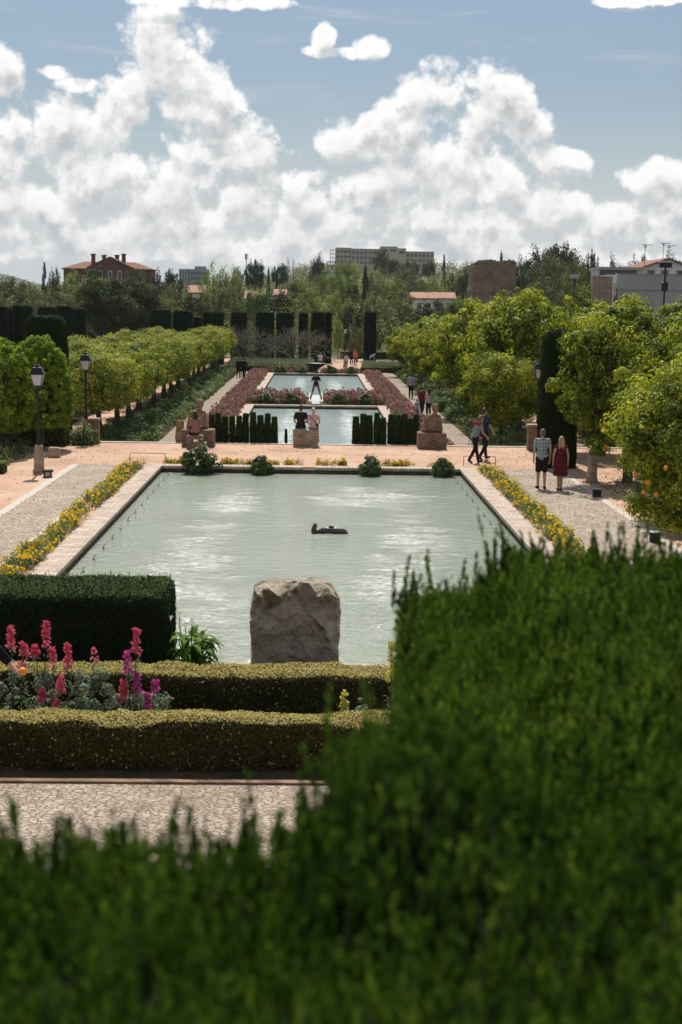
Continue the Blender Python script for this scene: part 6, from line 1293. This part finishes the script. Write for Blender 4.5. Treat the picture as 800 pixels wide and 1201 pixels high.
    if bottom in ('trousers', 'shorts'):
        mb = MB(); mb.ell(j['pel']-up*0.01, (0.172, 0.124, 0.125), 14, 9, rot=rot)
        for S in 'LR':
            mb.cap(j['hi'+S], j['kn'+S] if bottom == 'trousers' else j['hi'+S].lerp(j['kn'+S], 0.86), 0.104, 0.074 if bottom == 'trousers' else 0.092)
            if bottom == 'trousers': mb.cap(j['kn'+S], j['an'+S]-Vector((0, 0, 0.01)), 0.072, 0.056)
        remesh(mb, bottom, bm_, max(0.014, vox), r, 2, lambda c: Vector((1, 1, 0.3))*0.007*mnoise.noise(c*9))
    sm = cloth('shoe', shoec)
    for S in 'LR':
        mb = MB(); mb.cap(j['an'+S]-Vector((0, 0, 0.035)), j['to'+S], 0.052, 0.036); remesh(mb, 'shoe', sm, max(0.014, vox), r, 1)
    if hair != 'none':
        mb = MB(); mb.ell(hd-f*0.014+Vector((0, 0, 0.045)), (0.086, 0.100, 0.10), 14, 10, rot=hr)
        if hair == 'long':
            for k in (-0.05, 0, 0.05): mb.cap(hd-f*0.06+sx*k, hd-f*0.10+sx*k*1.3-Vector((0, 0, 0.30-abs(k))), 0.055, 0.028)
        elif hair == 'bun': mb.ell(hd-f*0.10+Vector((0, 0, 0.06)), (0.045, 0.045, 0.045), 10, 8); mb.cap(hd-f*0.05, hd-f*0.06-Vector((0, 0, 0.06)), 0.06, 0.04)
        else: mb.cap(hd-f*0.03, hd-f*0.045-Vector((0, 0, 0.03)), 0.072, 0.055)
        hm = surf('hair', [tuple(x*0.7 for x in hairc), tuple(min(1, x*1.3) for x in hairc)], 20, rough=0.6, bump=0.5, bscale=60, bdist=0.006, spec=0.3, stretch=(1, 1, 0.3))
        remesh(mb, 'hair', hm, max(0.012, vox), r, 1)
    return r
# legs and arms for walking
WALK = dict(knL=(-0.09, 0.15, 0.52), anL=(-0.09, 0.24, 0.10), toL=(-0.10, 0.41, 0.07), knR=(0.09, 0.02, 0.50), anR=(0.09, -0.27, 0.15), toR=(0.10, -0.16, 0.03), elL=(-0.24, -0.09, 1.15), wrL=(-0.25, -0.06, 0.90), elR=(0.24, 0.06, 1.15), wrR=(0.25, 0.2, 0.95))
STROLL = dict(knL=(-0.09, 0.06, 0.50), anL=(-0.09, 0.09, 0.085), toL=(-0.12, 0.25, 0.03), knR=(0.09, 0.04, 0.50), anR=(0.09, -0.10, 0.10), toR=(0.12, 0.05, 0.03))
SIT = dict(pel=(0, 0, 0.55), waist=(0, -0.02, 0.68), chest=(0, -0.01, 0.90), neck=(0, 0.0, 1.08), head=(0, 0.03, 1.235), shL=(-0.18, 0, 1.03), shR=(0.18, 0, 1.03), elL=(-0.25, 0.06, 0.78), elR=(0.25, 0.06, 0.78), wrL=(-0.15, 0.28, 0.66), wrR=(0.15, 0.28, 0.66),
           hiL=(-0.10, 0.03, 0.54), hiR=(0.10, 0.03, 0.54), knL=(-0.13, 0.44, 0.54), knR=(0.13, 0.44, 0.54), anL=(-0.12, 0.46, 0.12), anR=(0.12, 0.46, 0.12), toL=(-0.13, 0.62, 0.05), toR=(0.13, 0.62, 0.05))
# plaid shirt
m_, t_, out_ = newmat('plaid_cloth'); pos = t_.node('ShaderNodeTexCoord').outputs['Object']; s_ = t_.node('ShaderNodeSeparateXYZ'); t_.l.new(pos, s_.inputs[0])
def band(sock, f, ph=0): return t_.maprange(t_.math('SINE', t_.math('MULTIPLY_ADD', sock, f, ph)), 0.2, 0.6)
c = t_.mix(t_.math('MULTIPLY', band(s_.outputs[2], 62), 0.75), c4((0.34, 0.40, 0.42)), c4((0.09, 0.14, 0.19))); c = t_.mix(t_.math('MULTIPLY', band(s_.outputs[0], 70, 1), 0.5), c, c4((0.12, 0.17, 0.2))); c = t_.mix(t_.math('MULTIPLY', t_.maprange(t_.math('SINE', t_.math('MULTIPLY', s_.outputs[2], 124)), 0.85, 0.95), 0.7), c, c4((0.55, 0.56, 0.54)))
b_ = t_.node('ShaderNodeBsdfPrincipled'); t_.l.new(c, b_.inputs['Base Color']); b_.inputs['Roughness'].default_value = 0.9; t_.l.new(b_.outputs[0], out_.inputs[0]); M['plaid'] = m_
q = P(634.5, 573.5, 0); person('man in a blue grey plaid shirt and dark shorts strolling away on the cobbles', (q.x, q.y, 0), R(-4), 1.80, STROLL, 'tee', 'shorts', topmat=M['plaid'], botc=(0.035, 0.02, 0.02), hairc=(0.16, 0.11, 0.07), shoec=(0.03, 0.03, 0.035), vox=0.014)
q = P(656.5, 575.5, 0); person('long haired blonde woman in a dark red dress beside the man in plaid', (q.x, q.y, 0), R(-2), 1.62, dict(knL=(-0.06, 0.02, 0.5), anL=(-0.05, -0.02, 0.085), toL=(-0.06, 0.14, 0.03), knR=(0.05, 0.03, 0.5), anR=(0.04, 0.0, 0.085), toR=(0.06, 0.16, 0.03)), 'tank', 'dress', (0.13, 0.018, 0.025), hairc=(0.42, 0.30, 0.17), hair='long', female=True, vox=0.014)
q = P(556.5, 543, 0)
LEAN = dict(pel=(0, -0.03, 0.93), waist=(0, 0.02, 1.06), chest=(0, 0.09, 1.27), neck=(0, 0.15, 1.43), head=(0, 0.23, 1.56), shL=(-0.18, 0.12, 1.39), shR=(0.18, 0.12, 1.39), elL=(-0.24, 0.14, 1.11), wrL=(-0.22, 0.32, 0.93), elR=(0.24, 0.16, 1.10), wrR=(0.22, 0.36, 0.93),
            knL=(-0.09, 0.12, 0.52), anL=(-0.09, 0.22, 0.085), toL=(-0.10, 0.39, 0.03), knR=(0.09, -0.06, 0.50), anR=(0.09, -0.30, 0.14), toR=(0.10, -0.18, 0.03))
p3 = person('young man in a grey tee, red jacket over his shoulders, head bowed', (q.x, q.y, 0), R(-62), 1.72, LEAN, 'tee', 'trousers', (0.25, 0.29, 0.32), (0.02, 0.022, 0.03), hairc=(0.22, 0.16, 0.11), vox=0.014)
mb = MB(); mb.cap((-0.18, 0.05, 1.42), (0.18, 0.05, 1.42), 0.075, 0.075); mb.cap((-0.12, 0.2, 1.32), (-0.16, 0.06, 1.44), 0.05, 0.06); mb.cap((0.12, 0.2, 1.32), (0.16, 0.06, 1.44), 0.05, 0.06); remesh(mb, 'shoulder_jacket', cloth('red_check', (0.22, 0.05, 0.05)), 0.016, p3, 2, lambda c: Vector((1, 1, 1))*0.03*mnoise.noise(c*12))
q = P(565.5, 540.5, 0); person('young man in a dark navy top walking close behind the bowed man', (q.x+0.06, q.y+0.25, 0), R(-50), 1.86, WALK, 'tee', 'trousers', (0.035, 0.05, 0.08), (0.02, 0.026, 0.04), hairc=(0.07, 0.05, 0.04), vox=0.014)
# seated pair on the travertine block
q = P(359.5, 524.5, 0); V, F = gridbox(-0.50, 0.50, 0, 0.62, 0, 0.68, 0.05, 0.025, 12, 2.6, rnd=0.10, topin=0.0)
V = [(x*(1-0.10*(z/0.68) if x > 0 else 1+0.03*z)*(0.9 if (x > 0 and z < 0.2) else 1), y, z-0.10*math.exp(-((x-0.06)/0.07)**2)*(z > 0.5)) for x, y, z in V]
o_ = link('stone_block', mkmesh('stone_block', V, F, M['travertine'])); o_.location = (q.x, q.y, 0); tag(o_, 'pale travertine block used as a seat by the pair on the promenade edge', 'stone block')
yb = q.y+0.33
person('man in a black tee sitting on the travertine block with his back to us', (Q(352.8, 505, yb).x, yb, 0.20), R(3), 1.78, dict(SIT), 'tee', 'trousers', (0.025, 0.027, 0.03), (0.05, 0.055, 0.07), hairc=(0.04, 0.03, 0.025), vox=0.014)
pw = person('blonde woman in a pale pink top sitting beside the man in black', (Q(367.5, 505, yb).x, yb, 0.20), R(-3), 1.66, dict(SIT), 'tee', 'trousers', (0.62, 0.46, 0.43), (0.06, 0.07, 0.10), hairc=(0.55, 0.42, 0.26), hair='bun', female=True, vox=0.014)
mb = MB(); mb.tube([(-0.15, -0.02, 1.07), (-0.08, -0.135, 0.98), (0.06, -0.14, 0.82), (0.16, -0.11, 0.70)], 0.012, n=6); mb.bbox(0.13, 0.21, -0.14, 0.06, 0.60, 0.74, 0.02); link('shoulder_bag', mb.mesh('shoulder_bag', M['iron']), pw)
# brick seats with worn stone busts
def pedestal(lb, px0, px1, py, dpt, h):
    a, b = P(px0, py, 0), P(px1, py, 0); w_ = b.x-a.x; V, F = gridbox(-w_/2, w_/2, 0, dpt, 0, h, 0.07, 0.012, 8, 4, rnd=0.04)
    o_ = link('brick_pedestal', mkmesh('brick_pedestal', V, F, M['oldbrick'])); o_.location = ((a.x+b.x)/2, a.y, 0); tag(o_, lb, 'pedestal'); return o_, w_
pR, wR = pedestal('square rough brick pedestal under the right stone bust', 490.5, 523.5, 527, 1.0, 0.62)
def bust(lb, o_, h0, sc_, seed, dx=0, rz=0):
    sc_ *= 0.93; r = root('stone_bust', lb, 'statue', (o_.location.x+dx, o_.location.y+0.5, h0-0.01), rz, None, (sc_, sc_, sc_)); mb = MB()
    mb.ell((0, 0, 0.30), (0.34, 0.24, 0.36), 14, 9); mb.ell((0, 0, 0.62), (0.30, 0.19, 0.16), 14, 8); mb.cap((-0.24, 0, 0.64), (-0.33, -0.06, 0.12), 0.11, 0.12); mb.cap((0.24, 0, 0.64), (0.31, -0.12, 0.16), 0.11, 0.12); mb.cap((0.1, 0, 0.7), (0.1, -0.02, 0.86), 0.10, 0.09)
    mb.ell((0.10, -0.03, 1.0), (0.135, 0.155, 0.18), 14, 10); mb.cap((0.1, -0.17, 0.99), (0.1, -0.19, 0.94), 0.02, 0.03); mb.ell((0.1, 0.03, 1.08), (0.155, 0.155, 0.12), 12, 8); mb.cap((-0.3, -0.1, 0.1), (0.3, -0.16, 0.12), 0.13, 0.13)
    for k in range(4): mb.cap((-0.22+0.12*k, -0.17, 0.6-0.05*k), (-0.1+0.1*k, -0.24, 0.15), 0.035, 0.05)
    remesh(mb, 'torso', M['sandstone'], 0.022, r, 1, lambda c: Vector((1, 1, 1))*(0.03*mnoise.noise(c*5)+0.018*mnoise.noise(c*13))); return r
bust('worn sandstone bust on the brick pedestal at the right end of the cypress row', pR, 0.62, 1.0, 1, 0.02)
pL, wL = pedestal('rough brick pedestal under the left stone figure', 213, 251, 524.5, 1.0, 0.66)
bust('worn sandstone figure on the brick pedestal at the left end of the cypress row', pL, 0.64, 1.05, 2, -0.05, 0.3)
a = P(208, 519, 0); V, F = gridbox(-0.18, 0.16, 0, 0.5, 0, 0.85, 0.06, 0.03, 31, 3, rnd=0.08, topin=0.2); o_ = link('stone_block', mkmesh('stone_block', V, F, M['sandstone'])); o_.location = (a.x+0.1, a.y, 0); tag(o_, 'upright stone block leaning by the left brick pedestal', 'stone block')
q = P(229, 526.5, 0); person('dark haired woman in a dusty pink top sitting before the left stone figure', (q.x, q.y-0.05, 0.12), R(14), 1.66, dict(SIT, elL=(-0.2, 0.12, 0.8), wrL=(-0.05, 0.28, 0.95)), 'tee', 'trousers', (0.30, 0.17, 0.16), (0.03, 0.035, 0.06), hairc=(0.03, 0.02, 0.015), hair='long', female=True, vox=0.014)
V, F = gridbox(-0.3, 0.3, -0.22, 0.26, 0, 0.52, 0.05, 0.02, 41, 3, rnd=0.06); o_ = link('stone_block', mkmesh('stone_block', V, F, M['oldbrick'])); o_.location = (q.x, q.y-0.05, 0); tag(o_, 'low rough step block the long dark haired woman sits on', 'stone block')
# lower garden visitors
q = Q(369.5, 455, 93.2); person('man in a black tee and beige trousers standing astride the white water chute', (CX, 93.2, Z2+0.31), R(180), 1.78, dict(hiL=(-0.11, 0, 0.92), hiR=(0.11, 0, 0.92), knL=(-0.22, 0.02, 0.49), knR=(0.22, 0.02, 0.49), anL=(-0.36, 0, 0.085), anR=(0.36, 0, 0.085), toL=(-0.38, 0.16, 0.03), toR=(0.38, 0.16, 0.03), elL=(-0.30, 0.04, 1.17), elR=(0.30, 0.04, 1.17), wrL=(-0.1, 0.2, 1.2), wrR=(0.1, 0.2, 1.2)),
    'tee', 'trousers', (0.02, 0.02, 0.025), (0.25, 0.2, 0.15), vox=0.024)
def vis(px, y, lb, z=Z2, rz=0, H=1.72, **k): 
    q = Q(px, 440, y); return person(lb, (q.x, y, z+0.02), R(rz), H, k.pop('J', None), vox=k.pop('vox', 0.026), **k)
vis(279.5, 126, 'leftmost of three people in black walking on the left stone path', J=dict(WALK), topc=(0.02, 0.02, 0.022), botc=(0.02, 0.02, 0.022), top='long', rz=10)
vis(284, 127, 'middle of three people in black on the left stone path', J=dict(STROLL), topc=(0.035, 0.03, 0.035), botc=(0.02, 0.02, 0.022), top='long')
vis(286.5, 125.6, 'rightmost of three people in black on the left stone path', J=dict(WALK), topc=(0.02, 0.022, 0.03), botc=(0.015, 0.015, 0.02), top='long', rz=-10, H=1.78)
vis(482.5, 100, 'person in a loose pale blue shirt walking under the right trees', J=dict(STROLL), topc=(0.45, 0.48, 0.55), botc=(0.03, 0.03, 0.04), top='long', hairc=(0.05, 0.04, 0.03), H=1.78)
vis(503.5, 82, 'person in a cream top standing in the tree shade right of the right path', J=None, topc=(0.62, 0.55, 0.46), botc=(0.03, 0.03, 0.035), female=True, hair='long', rz=30)
vis(495.5, 84, 'person in a dark red top in the tree shade next to the cream top', J=dict(STROLL), topc=(0.20, 0.03, 0.03), botc=(0.04, 0.04, 0.05), top='long', rz=-40)
vis(490, 80.5, 'child in a pale patterned top on the shaded right path', J=dict(STROLL), topc=(0.42, 0.42, 0.45), botc=(0.25, 0.25, 0.27), H=1.2, rz=20)
vis(375.5, 144, 'person in a white top and dark trousers on the far earth path', J=dict(STROLL), topc=(0.7, 0.7, 0.7), botc=(0.03, 0.035, 0.05), H=1.75, rz=180)
vis(406, 146, 'person in pale clothes standing right of the far path middle', J=None, topc=(0.5, 0.5, 0.48), botc=(0.20, 0.20, 0.2), H=1.6, rz=20)
vis(412, 158, 'person in dark blue behind the far path, left of the orange shirt', J=dict(STROLL), topc=(0.02, 0.03, 0.06), botc=(0.02, 0.02, 0.03), top='long', H=1.8)
vis(416.5, 156, 'person in a bright orange shirt at the end of the far path', J=None, topc=(0.75, 0.18, 0.05), botc=(0.10, 0.06, 0.05), H=1.75, rz=-20)
vis(434, 154, 'person bending over the lavender at the right of the far path', J=dict(chest=(0, 0.24, 1.18), waist=(0, 0.07, 1.07), neck=(0, 0.38, 1.26), head=(0, 0.5, 1.30), shL=(-0.18, 0.34, 1.25), shR=(0.18, 0.34, 1.25), elL=(-0.2, 0.42, 0.97), elR=(0.2, 0.42, 0.97), wrL=(-0.15, 0.52, 0.76), wrR=(0.15, 0.52, 0.76)), topc=(0.42, 0.34, 0.42), botc=(0.12, 0.1, 0.1), rz=-80, hairc=(0.4, 0.38, 0.36))
# the passer-by whose hand with a fruit reaches in at the left
mb = MB(); mb.box(-5.2, -2.95, 9.3, 11.4, -0.02, 1.12); o_ = link('stair_landing', mb.mesh('stair_landing', M['wallbrick'])); tag(o_, 'brick stair landing beside the flower bed at the left', 'stair landing')
wr = Q(10, 777, 11.0); tip = Q(34, 803, 11.0); base = Vector((-3.42, 10.85, 1.12))
L3 = lambda p: tuple((p-base)); W_ = wr-base
pa = person('person in a black long sleeved top reaching in from the left with an orange fruit', tuple(base), 0, 1.76, dict(shR=(0.20, 0.03, 1.38), elR=tuple(W_-(tip-wr).normalized()*0.27), wrR=tuple(W_), chest=(0.02, 0.03, 1.29), head=(0.05, 0.06, 1.60), shL=(-0.17, 0.0, 1.43)), 'long', 'trousers', (0.012, 0.012, 0.014), (0.03, 0.03, 0.04), vox=0.014, facing_head=R(-40), handup=Vector((-0.73, -0.1, -0.68)), curl=0.75)
d_ = (tip-wr).normalized(); c_ = wr+d_*0.125+Vector((0.73, 0, 0.68))*0.034; mb = MB(); mb.ell((0, 0, 0), (0.034, 0.034, 0.032), 14, 10); o_ = link('orange', mb.mesh('orange', M['orange'], True)); o_.location = c_; tag(o_, 'orange fruit held in the hand reaching in at the left', 'fruit')

# ------------------------------------------------------------------ the air
mb = MB(); mb.box(-2600, 2600, -140, 6000, -60, 190); m_, t_, out_ = newmat('air')
pv = t_.node('ShaderNodeVolumePrincipled'); pv.inputs['Color'].default_value = (0.86, 0.91, 1.0, 1); pv.inputs['Density'].default_value = 0.00007; pv.inputs['Anisotropy'].default_value = 0.0
t_.l.new(pv.outputs[0], out_.inputs[1]); pass
o_ = link('haze', mb.mesh('haze', m_)); o_['kind'] = 'stuff'
sc.cycles.volume_bounces = 0
# dry leaves blown on the paving
g = np.random.default_rng(909); n = 1500; C = np.concatenate([np.stack([6.3+4.5*g.random(n)**0.7, 25+29*g.random(n), np.full(n, 0.02)], 1), np.stack([-11+22*g.random(500), 47.8+7*g.random(500), np.full(500, 0.015)], 1), np.stack([-11+4.5*g.random(500)**1.5, 32+20*g.random(500), np.full(500, 0.02)], 1)])
A, B = leafquads(C, np.array([0, 0, 1.0])+0.25*g.normal(size=C.shape), 0.07, 0.035, g)
o_ = link('fallen_leaves', mkmesh('fallen_leaves', A, B, leafmat('dry_leaf', [(0.10, 0.07, 0.035), (0.22, 0.15, 0.07), (0.16, 0.15, 0.05)], 0.1), rnd=g.random(len(B)))); o_['kind'] = 'stuff'; tag(o_, 'dry leaves scattered over the paths near the trees', 'fallen leaves')
